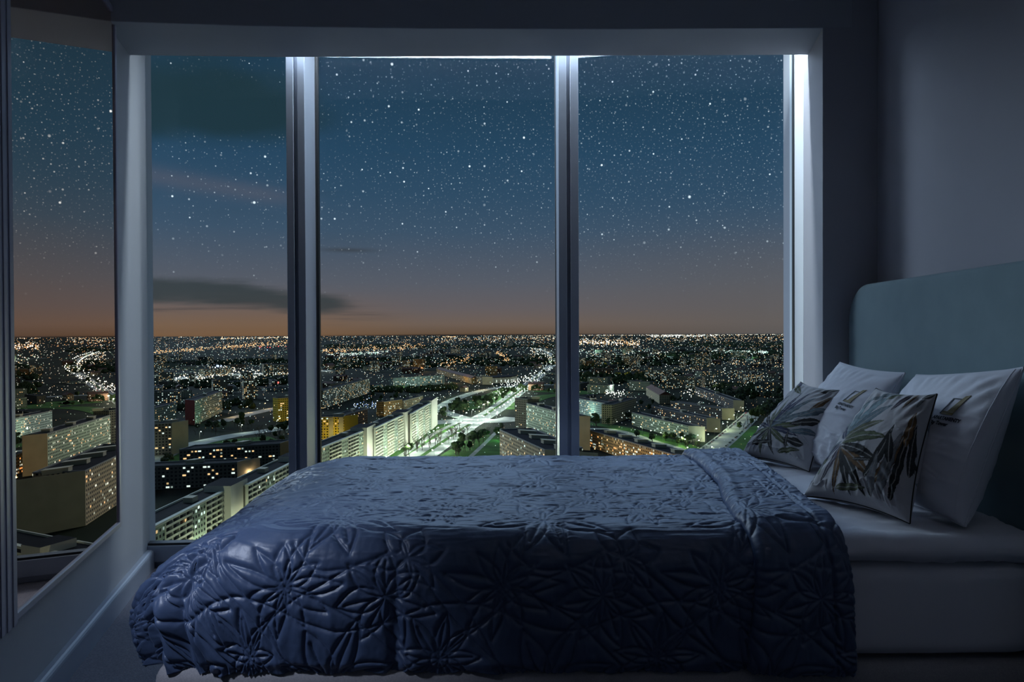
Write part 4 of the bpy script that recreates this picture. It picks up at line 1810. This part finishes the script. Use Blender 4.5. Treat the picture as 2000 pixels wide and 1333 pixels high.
strip('footpath_1', [(700, 940), (790, 886), (850, 846), (905, 820)], 7, M_asphalt, -.22)
strip('footpath_2', [(905, 905), (945, 868), (975, 838)], 5, M_asphalt, -.22)
strip('lawn_8', [(800, 908), (880, 853), (918, 829)], 5, M_grass, .06)
strip('lawn_9', [(945, 813), (1000, 775), (1036, 748), (1066, 722)], 5, M_grass, .06)
strip('lawn_10', [(1000, 800), (1030, 785), (1060, 775), (1100, 770)], 40, M_grass, -.3)
strip('lawn_1', [(1130, 826), (1200, 834), (1290, 858), (1370, 882)], 26, M_grass, -.3)
strip('lawn_2', [(1395, 905), (1440, 876), (1480, 850), (1520, 835)], 60, M_grass, -.3)
strip('lawn_3', [(880, 800), (930, 790), (975, 772), (1010, 757)], 60, M_grass, -.3)
strip('lawn_4', [(900, 905), (950, 868), (985, 850)], 60, M_grass, -.3)
strip('lawn_5', [(700, 925), (780, 886), (840, 850), (880, 828)], 44, M_grass, -.3)
strip('lawn_6', [(1060, 766), (1100, 762), (1140, 770)], 60, M_grass, -.3)
strip('lawn_7', [(280, 930), (360, 892), (440, 868), (540, 858)], 60, M_grass, -.35)

# ---- street lamps ------------------------------------------------------------------------------
M_pole = mat('lamp_pole', (.10, .11, .11), .6, noise=(2, (.08, .08, .08), .5))
M_lampw = mat('lamp_glow_white', (.5, .5, .5), .5, noise=(2, (.45, .45, .45), .5), emit=(.86, 1.0, .90), estr=5.0)
M_lampo = mat('lamp_glow_amber', (.5, .4, .2), .5, noise=(2, (.45, .35, .2), .5), emit=(1.0, .55, .18), estr=4.0)


def lamp_mesh(glow_m, r):
    m = MB()
    m.tube((0, 0, 0), (0, 0, 9), .12, .07, 6)
    m.tube((0, 0, 9), (1.8, 0, 9.6), .07, .05, 6)
    m.octa((1.9, 0, 9.5), r, 1, r * .55)
    me = m.mesh('street_lamp')
    me.materials.append(M_pole)
    me.materials.append(glow_m)
    return me


LM = {'w': lamp_mesh(M_lampw, .75), 'o': lamp_mesh(M_lampo, .75)}
LROOT = None
nlight = 0


def put_lamp(p, rz, kind, label, group, power=0.0, col=(.86, 1.0, .88), hgt=8.6, sc=1.0):
    global nlight
    o = bpy.data.objects.new('street_lamp', LM[kind])
    COL.objects.link(o)
    o.location = (p[0], p[1], GZ - .1)
    o.rotation_euler = (0, 0, rz)
    o.scale = (sc, sc, sc)
    tag(o, label, 'street lamp', group)
    if power:
        l = light('lamp_light', 'POINT', (p[0] + 1.9 * math.cos(rz) * sc, p[1] + 1.9 * math.sin(rz) * sc, GZ + hgt * sc), power, col, shadow_soft_size=.6)
        nlight += 1


def lamps_along(Q, width, spacing, kind, label, group, power, every=1, col=(.84, 1.0, .86), sc=1.0, both=True):
    acc, n = 0.0, 0
    for a, c in zip(Q, Q[1:]):
        d = c - a
        l = d.length
        d.normalize()
        t = 0
        while acc + (l - t) >= spacing:
            t += spacing - acc
            acc = 0
            q = a + d * t
            nn = Vector((-d.y, d.x, 0))
            for s in ((-1, 1) if both else (1,)):
                p = q + nn * s * (width / 2 + 1)
                kerb_ = ('' if not both else (', left kerb' if s > 0 else ', right kerb'))
                put_lamp(p, math.atan2(-nn.y * s, -nn.x * s), kind, label + kerb_, group + kerb_, power if n % every == 0 else 0, col, sc=sc)
                n += 1
        acc += l - t


lamps_along(main[:58], 34, 40, 'w', 'white street lamp on a pole beside the bright boulevard', 'street lamps of the boulevard', 19000, 1, (.86, 1.0, .86))
lamps_along(main[58:], 40, 170, 'w', 'white street lamp far along the bright boulevard', 'far street lamps of the boulevard', 9000, 1, (.92, 1.0, .90), sc=1.0)
lamps_along(side1[:44], 22, 60, 'w', 'white street lamp on the side street by the park', 'street lamps by the park', 11000, 1, (.80, 1.0, .74), both=False)
lamps_along(cross, 40, 38, 'w', 'white street lamp at the bright road junction', 'street lamps of the junction', 11000, 1, (.92, 1.0, .95))
lamps_along(sideR, 26, 50, 'w', 'white street lamp along the street of parked cars', 'street lamps by the parked cars', 7000, 1, (.92, 1.0, .62), both=False)
lamps_along(greenR, 16, 52, 'w', 'greenish street lamp along the narrow lane of the housing blocks', 'street lamps of the housing lane', 6000, 1, (.85, 1.0, .45), both=False)
lamps_along(leftR, 26, 60, 'w', 'white street lamp on the street behind the dark low blocks', 'street lamps left of the first mullion', 5500, 1, (.86, 1.0, .80), both=False)
lamps_along(leftM, 24, 55, 'o', 'amber street lamp on the road by the yellow towers', 'amber street lamps', 9000, 1, (1.0, .62, .25), both=False)
lamps_along(leftF, 75, 62, 'w', 'white lamp of the brightly lit market far left', 'market lamps', 42000, 2, (.94, 1.0, .94), sc=1.6)
lamps_along(backR, 24, 260, 'w', 'pale green lamp of the far lit yard at right', 'far yard lamps', 90000, 1, (.6, 1.0, .85), sc=2.5, both=False)
# yard lamps in front of the balcony blocks and single bright ones
for i_, (px, py, P_, c_, off) in enumerate([
        (335, 1178, 5200, (.88, 1.0, .74), 0), (420, 1118, 5200, (.88, 1.0, .74), 0), (505, 1072, 6000, (.88, 1.0, .74), 0), (570, 1030, 6500, (.88, 1.0, .74), 0),
        (640, 975, 7500, (.9, 1.0, .72), 0), (700, 945, 8500, (.9, 1.0, .72), 0), (755, 920, 9500, (.9, 1.0, .72), 0), (800, 893, 9500, (.9, 1.0, .72), 0), (850, 862, 9500, (.9, 1.0, .8), 0),
        (1100, 1180, 5200, (.88, 1.0, .74), 0), (1200, 1132, 5200, (.88, 1.0, .74), 0), (1300, 1078, 5200, (.88, 1.0, .74), 0)]):
    p = gnd(px, py)
    put_lamp(p, 2.5, 'w', 'white yard lamp in front of a striped balcony block', 'yard lamps of the balcony blocks', P_ * 3.4, c_, 9, 1.2)
for px, py, P_, kd, c_, lb in [
        (372, 905, 2600, 'o', (1, .6, .3), 'amber yard lamp between the two dark low blocks'),
        (580, 888, 9000, 'o', (1, .55, .2), 'amber lamp by the orange gable at the first mullion'),
        (485, 945, 2600, 'o', (1, .7, .4), 'amber lamp below the pale gable'),
        (365, 896, 4500, 'w', (.85, .9, .3), 'yellowish lamp at the foot of the olive end wall'),
        (420, 828, 6500, 'w', (.3, 1, .6), 'green lamp at the foot of the pale green block'),
        (545, 832, 9500, 'o', (1, .7, .2), 'amber lamp at the foot of the narrow yellow tower'),
        (650, 872, 9500, 'o', (1, .8, .25), 'amber lamp at the foot of the bright yellow tower'),
        (770, 818, 9500, 'o', (1, .65, .2), 'amber lamp before the amber lit block'),
        (715, 795, 7000, 'w', (.45, .65, 1), 'bluish lamp on the square beyond the yellow tower'),
        (735, 798, 7000, 'w', (.45, .65, 1), 'bluish lamp on the square beside the amber lit block'),
        (790, 762, 26000, 'w', (.7, 1, .85), 'greenish lamp before the long teal block'),
        (840, 757, 26000, 'w', (.7, 1, .85), 'greenish lamp at the right end of the long teal block'),
        (885, 748, 42000, 'o', (1, .65, .2), 'amber lamp in front of the long street front'),
        (825, 726, 50000, 'o', (1, .55, .2), 'amber lamp at the foot of the skyline tower'),
        (935, 762, 34000, 'o', (1, .6, .2), 'amber lamp before the corner house'),
        (960, 765, 36000, 'w', (.95, 1, .85), 'white lamp before the bowed hall'),
        (990, 760, 36000, 'w', (.95, 1, .9), 'white lamp at the right of the bowed hall'),
        (965, 738, 42000, 'o', (1, .6, .15), 'amber lamp at the foot of the church tower'),
        (972, 862, 6500, 'w', (.3, 1, .5), 'green lamp beside the low dark roofed block'),
        (1145, 815, 8500, 'w', (.7, 1, .8), 'pale lamp before the long white lit slab'),
        (1215, 815, 8500, 'w', (.85, 1, .9), 'pale lamp before the stepped grey block'),
        (1270, 858, 5500, 'w', (.85, 1, .45), 'greenish lamp before the five storey block'),
        (1330, 872, 7500, 'w', (.95, 1, .7), 'bright lamp before the five storey block near its teal end'),
        (1362, 868, 5500, 'w', (.6, .95, 1), 'bluish lamp by the teal end wall'),
        (1300, 838, 2500, 'w', (.7, .85, 1), 'faint lamp between the parallel blocks'),
        (1160, 897, 5500, 'o', (1, .55, .15), 'amber lamp at the left front of the wide roofed block'),
        (1215, 915, 7500, 'o', (1, .55, .15), 'amber lamp before the middle of the wide roofed block'),
        (1275, 930, 7500, 'o', (1, .6, .2), 'amber lamp before the right part of the wide roofed block'),
        (1020, 905, 5500, 'o', (1, .75, .35), 'amber lamp before the low dark roofed block'),
        (1070, 850, 5500, 'w', (.85, 1, .8), 'white lamp between the two slabs at the second mullion'),
        (1182, 716, 30000, 'o', (1, .6, .1), 'strong amber lamp glowing alone in the right window'),
        (1216, 735, 24000, 'o', (1, .6, .1), 'second amber lamp below the strong one'),
        (1208, 768, 13000, 'w', (.9, 1, 1), 'strong white lamp of the yard in the right window'),
        (1195, 768, 9000, 'w', (.9, 1, 1), 'white lamp beside the strong white yard lamp'),
        (1325, 720, 22000, 'w', (.5, 1, .9), 'teal lamp before the pale green tower'),
        (1395, 760, 9000, 'w', (1, .9, .7), 'warm lamp before the dark slab with bright doorways'),
        (1420, 840, 6500, 'w', (.8, 1, .5), 'greenish lamp in the trees by the parked cars'),
        (1440, 800, 7000, 'w', (.75, 1, .5), 'green lit lamp at the top of the street of parked cars'),
        (1480, 850, 5000, 'w', (.3, 1, .45), 'green lamp on the lawn by the far leaf cushion')]:
    p = gnd(px, py)
    put_lamp(p, 1.0, kd, lb, None, P_, c_, 8, max(1.0, p.y / 900))

# ---- trees -------------------------------------------------------------------------------------
M_leaf = mat('tree_crown', (.040, .062, .026), 1.0, noise=(.8, (.020, .034, .014), .9), spec=.05)
M_bark = mat('bark', (.05, .04, .03), .9, noise=(3, (.03, .025, .02), .8))


def tree_mesh(seed, bare=False):
    r = random.Random(seed)
    m = MB()
    hgt = 10.0
    m.tube((0, 0, 0), (.2, 0, 5), .28, .18, 6, 1)
    for k in range(7 if not bare else 12):
        a = r.uniform(0, 2 * PI)
        q = Vector((math.cos(a) * r.uniform(1.5, 3.6), math.sin(a) * r.uniform(1.5, 3.6), r.uniform(6, 9.6)))
        m.tube((.15, 0, r.uniform(3, 5)), q, .10, .03, 4, 1, False)
        if bare:
            for j in range(3):
                m.tube(q * .8 + Vector((0, 0, 1)), q + Vector((r.uniform(-1.5, 1.5), r.uniform(-1.5, 1.5), r.uniform(0, 1.8))), .05, .02, 3, 1, False)
    if not bare:
        for k in range(9):
            a = r.uniform(0, 2 * PI)
            rad = r.uniform(0, 2.6)
            c = Vector((math.cos(a) * rad, math.sin(a) * rad, r.uniform(4.5, 8.6)))
            bm = bmesh.new()
            bmesh.ops.create_icosphere(bm, subdivisions=2, radius=r.uniform(1.4, 2.3))
            n = len(m.v)
            for v in bm.verts:
                w = v.co * (1 + r.uniform(-.22, .22))
                m.v.append(tuple(c + w))
            for f in bm.faces:
                m.f.append(tuple(n + v.index for v in f.verts))
                m.m.append(0)
                m.uv.append([(0, 0)] * 3)
            bm.free()
    me = m.mesh('tree')
    me.materials.append(M_leaf)
    me.materials.append(M_bark)
    return me


TREES = [tree_mesh(1), tree_mesh(2), tree_mesh(3), tree_mesh(4, True)]
TR = random.Random(5)
ntree = 0


def near_road(p, pad=2):
    for Q, w in ROADS:
        for q in Q[::2]:
            if (q.x - p.x) ** 2 + (q.y - p.y) ** 2 < (w / 2 + pad) ** 2:
                return True
    return False


def in_foot(p, pad=0):
    return any((f[0] - p.x) ** 2 + (f[1] - p.y) ** 2 < (f[2] + pad) ** 2 for f in FOOT)


def trees(n, x0, x1, ya, yb, label, group, bare=.2, big=1.0, roadok=False):
    global ntree
    k = 0
    tries = 0
    while k < n and tries < n * 8:
        tries += 1
        px = TR.uniform(x0, x1)
        f = (px - x0) / (x1 - x0)
        y = ya + (yb - ya) * f + TR.uniform(-1, 1) * 9
        p = gnd(px, y)
        if not roadok and near_road(p, 1):
            continue
        kind = 3 if TR.random() < bare else TR.randrange(3)
        o = bpy.data.objects.new('tree', TREES[kind])
        COL.objects.link(o)
        s = TR.uniform(.8, 1.4) * big
        o.location = (p.x, p.y, GZ - .4)
        o.scale = (s, s, s * TR.uniform(.8, 1.15))
        o.rotation_euler = (0, 0, TR.uniform(0, 6))
        tag(o, label, 'tree', group)
        k += 1
        ntree += 1


trees(40, 885, 1020, 804, 770, 'dark tree of the park between the junction and the bowed hall', 'park trees', .1, 1.2)
trees(34, 890, 985, 888, 840, 'tree on the lawn below the road junction', 'trees below the junction', .5)
trees(34, 780, 925, 900, 838, 'bare tree along the boulevard verge beside the balcony block', 'trees beside the boulevard', .9, 1.2, True)
trees(16, 930, 1085, 815, 715, 'bare tree standing along the boulevard beyond the junction', 'trees beyond the junction', .8, 1.2)
trees(18, 1020, 1092, 768, 764, 'tree beside the boulevard near the second mullion', 'trees near the second mullion', .1)
trees(20, 860, 900, 815, 790, 'dark tree by the side street left of the junction', 'trees left of the junction', .3)
trees(22, 300, 560, 905, 870, 'dark tree among the low blocks of the left window', 'trees of the left window', .2)
trees(16, 500, 566, 858, 845, 'tree in amber light at the first mullion', 'trees in amber light', .6)
trees(20, 380, 500, 846, 832, 'small tree along the street in the left window', 'street trees of the left window', .6)
trees(34, 1400, 1530, 862, 790, 'green lit tree by the street of parked cars', 'trees by the parked cars', .1, 1.2)
trees(20, 1240, 1400, 856, 880, 'small tree before the five storey housing block', 'trees of the housing lane', .2, .8)
trees(14, 1250, 1330, 800, 790, 'round tree in front of the tile roofed hall', 'trees before the tile roofed hall', .1)
trees(24, 1400, 1545, 790, 770, 'dark tree in the wood at the right window edge', 'wood at the right window edge', .0, 1.6)
trees(16, 1150, 1230, 830, 815, 'dark tree beside the stepped grey block', 'trees by the stepped block', .1)
trees(16, 690, 800, 790, 775, 'dark tree on the square beyond the yellow tower', 'trees of the square', .2)

# dark woods nobody could count
m = MB()
WR = random.Random(77)
for (x0, x1, ya, yb, th, n) in ((270, 575, 757, 745, 6, 260), (690, 890, 770, 757, 5, 220), (270, 575, 716, 706, 4, 160), (1130, 1330, 742, 740, 9, 260),
                                (1390, 1560, 765, 770, 14, 260), (630, 1090, 712, 705, 10, 360), (1130, 1560, 712, 690, 12, 360), (1300, 1560, 672, 676, 5, 160),
                                (270, 570, 800, 790, 6, 120), (630, 1090, 678, 676, 4, 220), (0, 1600, 664, 660, 4, 260)):
    for k in range(n):
        px = WR.uniform(x0, x1)
        y = ya + (yb - ya) * (px - x0) / (x1 - x0) + WR.uniform(-th, th)
        p = gnd(px, y)
        if in_foot(p, 2) or near_road(p, 3):
            continue
        s = WR.uniform(4, 8) * max(1, p.y / 1500)
        m.octa((p.x, p.y, GZ + 3), s, 0, min(9, s * .9))
        m.octa((p.x + s * .5, p.y + s * .2, GZ + 3), s * .8, 0, min(10, s))
o = m.build('woodland', M_leaf)
tag(o, 'dark belts of trees between the lit parts of the town', 'woodland', kind='stuff')

# ---- cars --------------------------------------------------------------------------------------
M_car = [mat('car_paint_dark', (.03, .03, .035), .35, noise=(.5, (.04, .04, .045), .5)), mat('car_paint_pale', (.45, .46, .47), .35, noise=(.5, (.4, .4, .42), .5)),
         mat('car_paint_red', (.25, .03, .03), .35, noise=(.5, (.2, .03, .03), .5))]
M_hl = mat('headlamp', (.6, .6, .6), .4, noise=(1, (.5, .5, .5), .5), emit=(1.0, .97, .88), estr=6.0)
M_tl = mat('tail_lamp', (.4, .05, .05), .4, noise=(1, (.3, .05, .05), .5), emit=(1.0, .10, .06), estr=3.0)


def car_mesh(paint, lights):
    m = MB()
    m.prism([(-2.2, -.9), (2.2, -.9), (2.2, .9), (-2.2, .9)], .35, .85, 0)
    n = len(m.v)
    m.v += [(-1.8, -.85, .85), (1.1, -.85, .85), (1.1, .85, .85), (-1.8, .85, .85), (-1.3, -.7, 1.45), (.4, -.7, 1.45), (.4, .7, 1.45), (-1.3, .7, 1.45)]
    for f, mi in (((4, 5, 6, 7), 0), ((0, 1, 5, 4), 1), ((1, 2, 6, 5), 1), ((2, 3, 7, 6), 1), ((3, 0, 4, 7), 1)):
        m.f.append(tuple(n + q for q in f))
        m.m.append(mi)
        m.uv.append([(0, 0)] * 4)
    for x in (-1.35, 1.35):
        for y in (-.8, .8):
            m.tube((x, y - .1, .33), (x, y + .1, .33), .33, seg=10, mi=2)
    if lights:
        for y in (-.6, .6):
            m.octa((2.25, y, .7), .34, 3)
            m.octa((-2.25, y, .7), .26, 4)
    me = m.mesh('car')
    for q in (paint, M_glaze, M_gasket, M_hl, M_tl):
        me.materials.append(q)
    return me


CARS = [(car_mesh(p, False), car_mesh(p, True)) for p in M_car]


def cars(Q, width, spacing, lanes, lit, label, group, jitter=.4):
    acc = 0.0
    for a, c in zip(Q, Q[1:]):
        d = c - a
        l = d.length
        d.normalize()
        t = 0
        while acc + (l - t) >= spacing:
            t += spacing - acc
            acc = 0
            q = a + d * t
            nn = Vector((-d.y, d.x, 0))
            for ln_ in lanes:
                if TR.random() < jitter:
                    continue
                p = q + nn * ln_ + d * TR.uniform(-3, 3)
                ci = TR.choice((0, 0, 1, 1, 2))
                cn = ('dark', 'pale', 'red')[ci]
                side_ = 'left' if ln_ > 0 else 'right'
                o = bpy.data.objects.new('car', CARS[ci][1 if lit else 0])
                COL.objects.link(o)
                o.location = (p.x, p.y, GZ - .08)
                o.rotation_euler = (0, 0, math.atan2(d.y, d.x) + (PI if ln_ > 0 else 0))
                tag(o, '%s %s, %s side' % (cn, label, side_), 'car', '%s %s, %s side' % (cn, group, side_))


cars(main[:64], 30, 26, (-11, -5, 5, 11), True, 'car with lit headlamps driving on the bright boulevard', 'cars on the boulevard', .62)
cars(sideR, 26, 7, (-9.5, 9.5), False, 'car parked along the street by the far leaf cushion', 'parked cars', .35)
cars(leftR, 26, 40, (-5, 5), True, 'car with lit headlamps on the street in the left window', 'cars of the left window', .55)
cars(side1[:40], 22, 50, (-4, 4), True, 'car with lit headlamps on the side street by the park', 'cars by the park', .5)

# ---- ordinary houses and blocks of the middle distance -------------------------------------------
def proto_block(w, d, h, wall, kind):
    m = MB()
    m.prism([(-w / 2, -d / 2), (w / 2, -d / 2), (w / 2, d / 2), (-w / 2, d / 2)], 0, h, 0, 1, uvo=0)
    if kind == 'L':
        m.prism([(w / 2 - d, d / 2), (w / 2, d / 2), (w / 2, d / 2 + w * .5), (w / 2 - d, d / 2 + w * .5)], 0, h, 0, 1)
    if kind == 'pitch':
        r = h + d * .32
        e = .6
        x, y = w / 2 + e, d / 2 + e
        m.quad((-x, -y, h), (x, -y, h), (x, 0, r), (-x, 0, r), 2)
        m.quad((x, y, h), (-x, y, h), (-x, 0, r), (x, 0, r), 2)
        m.poly([(-x, y, h), (-x, -y, h), (-x, 0, r)], 2)
        m.poly([(x, -y, h), (x, y, h), (x, 0, r)], 2)
        m.box(w * .2, w * .2 + 1.2, -.6, .6, h, r + 1.5, 2)
    else:
        m.box(-w / 2 - .1, w / 2 + .1, -d / 2 - .1, -d / 2 + .4, h, h + .8, 3)
        m.box(-w / 2 - .1, w / 2 + .1, d / 2 - .4, d / 2 + .1, h, h + .8, 3)
        m.box(-2.5, 2.5, -2, 2, h, h + 2.6, 3)
    me = m.mesh('block', uv=True)
    for q in (WALLS[wall], M_roof, M_tile, M_roofp):
        me.materials.append(q)
    return me


PRO = [('apartment_block', proto_block(60, 12, 15, 'dark', 'flat')), ('apartment_block', proto_block(45, 12, 16, 'green', 'L')), ('town_house', proto_block(22, 12, 9, 'tan', 'pitch')),
       ('apartment_tower', proto_block(24, 20, 30, 'busy', 'flat')), ('town_house', proto_block(34, 13, 12, 'brick', 'pitch')), ('apartment_block', proto_block(70, 13, 30, 'busy', 'flat')),
       ('warehouse', proto_block(80, 40, 8, 'teal', 'flat'))]
HR = random.Random(31)
hb = 0
for (x0, x1, y0, y1, n, wts, win) in ((275, 575, 700, 812, 52, (3, 2, 1, 1, 0, 1, 3), 'left'), (630, 1092, 690, 765, 80, (2, 2, 5, 1, 5, 1, 1), 'centre'),
                                      (1130, 1560, 684, 800, 92, (4, 3, 3, 2, 2, 2, 1), 'right')):
    k = tries = 0
    while k < n and tries < 3000:
        tries += 1
        px = HR.uniform(x0, x1)
        py = y0 + (y1 - y0) * HR.random() ** 1.15
        p = gnd(px, py)
        nm, me = HR.choices(PRO, wts)[0]
        rr = {'town_house': 18, 'apartment_tower': 22, 'warehouse': 48}.get(nm, 36)
        if in_foot(p, rr) or near_road(p, rr * .75):
            continue
        FOOT.append((p.x, p.y, rr * .8))
        o = bpy.data.objects.new(nm, me)
        COL.objects.link(o)
        s = HR.uniform(.85, 1.15)
        o.location = (p.x, p.y, GZ - .5)
        o.scale = (s, s, HR.uniform(.85, 1.25))
        base = {'left': .45, 'centre': -.35, 'right': -.5}[win]
        o.rotation_euler = (0, 0, base + HR.choice((0, PI / 2, 0)) + HR.uniform(-.12, .12))
        band = 'far toward the horizon' if py < y0 + (y1 - y0) * .25 else ('in the middle distance' if py < y0 + (y1 - y0) * .6 else 'among the nearer streets')
        what = ['long dark housing block', 'greenish L shaped housing block', 'small tan tile roofed house', 'plain tower block', 'brick tile roofed house', 'tall long slab full of windows', 'long low shed'][[q[1] for q in PRO].index(me)]
        tag(o, '%s %s in the %s window' % (what, band, win), 'building', '%ss %s, %s window' % (what, band, win))
        k += 1
        hb += 1

# ---- thousands of far lights ---------------------------------------------------------------------
GLOWS = [((1.0, .52, .20), 1.6), ((1.0, .72, .42), 1.8), ((.90, 1.0, .92), 2.2), ((.62, 1.0, .85), 1.5), ((1.0, .10, .08), 3.0), ((.35, .50, 1.0), 3.0), ((1.0, .95, .85), 5.0)]
M_far = [mat('far_light_%s' % w_, (.3, .3, .3), .8, noise=(.1, (.25, .25, .25), .5), emit=c, estr=s_) for w_, (c, s_) in
         zip(('amber', 'warm', 'white', 'teal', 'red', 'blue', 'bright'), GLOWS)]
m = MB()
FR = random.Random(99)


def far(n, x0, x1, ya, yb, th, kinds, r0=.35, r1=.8, h=7.0):
    for k in range(n):
        px = FR.uniform(x0, x1)
        y = ya + (yb - ya) * (px - x0) / (x1 - x0) + FR.gauss(0, 1) * th
        y = max(y, 649.5 + .0 * px)
        hor = 652.0 - .0045 * (px - 1000)
        if y < hor + 3.5:
            y = hor + 3.5 + abs(FR.gauss(0, 1))
        p = gnd(px, y, h)
        if p.y < 650:
            continue
        r = FR.uniform(r0, r1) ** 1.0 * p.y / 1400
        m.octa((p.x, p.y, GZ + h), r, FR.choice(kinds))


far(1300, 250, 1600, 664, 664, 7, (0, 1, 1, 2, 0), .25, .6)
far(1700, 250, 1600, 680, 680, 12, (0, 1, 2, 2, 3), .22, .6)
far(1900, 250, 1600, 706, 700, 18, (1, 2, 2, 3), .22, .6)
far(1300, 270, 1560, 745, 745, 24, (1, 2, 3, 2), .25, .65)
far(900, 270, 1560, 805, 805, 34, (1, 2, 2, 3, 0), .25, .75)
far(420, 270, 575, 690, 669, 2.2, (0, 0, 1), .4, 1.0)
far(160, 430, 575, 662, 659, .8, (0, 1, 2), .4, .9)
far(520, 270, 575, 742, 727, 5, (2, 2, 6, 1), .4, 1.2)
far(80, 400, 460, 722, 718, 3, (1, 2, 6), .4, 1.0)
far(260, 630, 830, 686, 676, 3, (0, 0, 1), .4, 1.0)
far(160, 640, 760, 694, 688, 1.5, (3, 2), .4, .9)
far(200, 640, 880, 706, 708, 6, (0, 2, 3, 2), .4, .9)
far(90, 860, 925, 712, 700, 4, (0, 0, 1), .5, 1.1)
far(60, 970, 995, 692, 702, 4, (0, 0, 1), .5, 1.2)
far(300, 850, 1092, 664, 661, 3, (0, 1, 2), .3, .8)
far(24, 864, 890, 658, 658, .5, (1, 0), .5, 1.0)
far(60, 960, 1092, 657, 656, .6, (1, 1, 2), .25, .6)
far(130, 1035, 1092, 680, 708, 6, (2, 2, 1), .3, .9)
far(160, 970, 1075, 764, 722, 5, (2, 6, 2), .4, 1.0)
far(330, 1130, 1560, 655, 650, .7, (6, 1, 2, 1), .25, .6)
far(150, 1270, 1400, 657, 656, 1.3, (6, 2), .35, .8)
far(260, 1130, 1250, 668, 672, 3, (0, 1, 6), .4, 1.0)
far(280, 1130, 1560, 664, 660, 3, (0, 1, 2), .35, .8)
far(170, 1390, 1500, 686, 689, 1.5, (3, 3, 2), .5, 1.1)
far(70, 1430, 1560, 708, 716, 3, (0, 1), .5, 1.1)
far(130, 1130, 1300, 688, 692, 4, (2, 3, 2, 1), .4, 1.0)
far(160, 1300, 1500, 730, 740, 12, (1, 2), .4, 1.0)
far(80, 1330, 1440, 764, 775, 6, (1, 2, 6), .5, 1.1)
far(50, 1180, 1220, 765, 768, 4, (2, 6), .5, 1.2)
far(60, 690, 745, 792, 790, 4, (5, 2), .4, .9)
far(6, 419, 434, 715, 715, .6, (5,), 1.5, 2.0)
far(3, 536, 544, 748, 748, .6, (4,), 1.8, 2.6)
far(10, 500, 560, 681, 679, 2, (4, 5), .6, 1.1)
o = m.build('distant_city_lights', M_far)
tag(o, 'countless small amber and white lights of the town out to the horizon', 'city lights', kind='stuff')
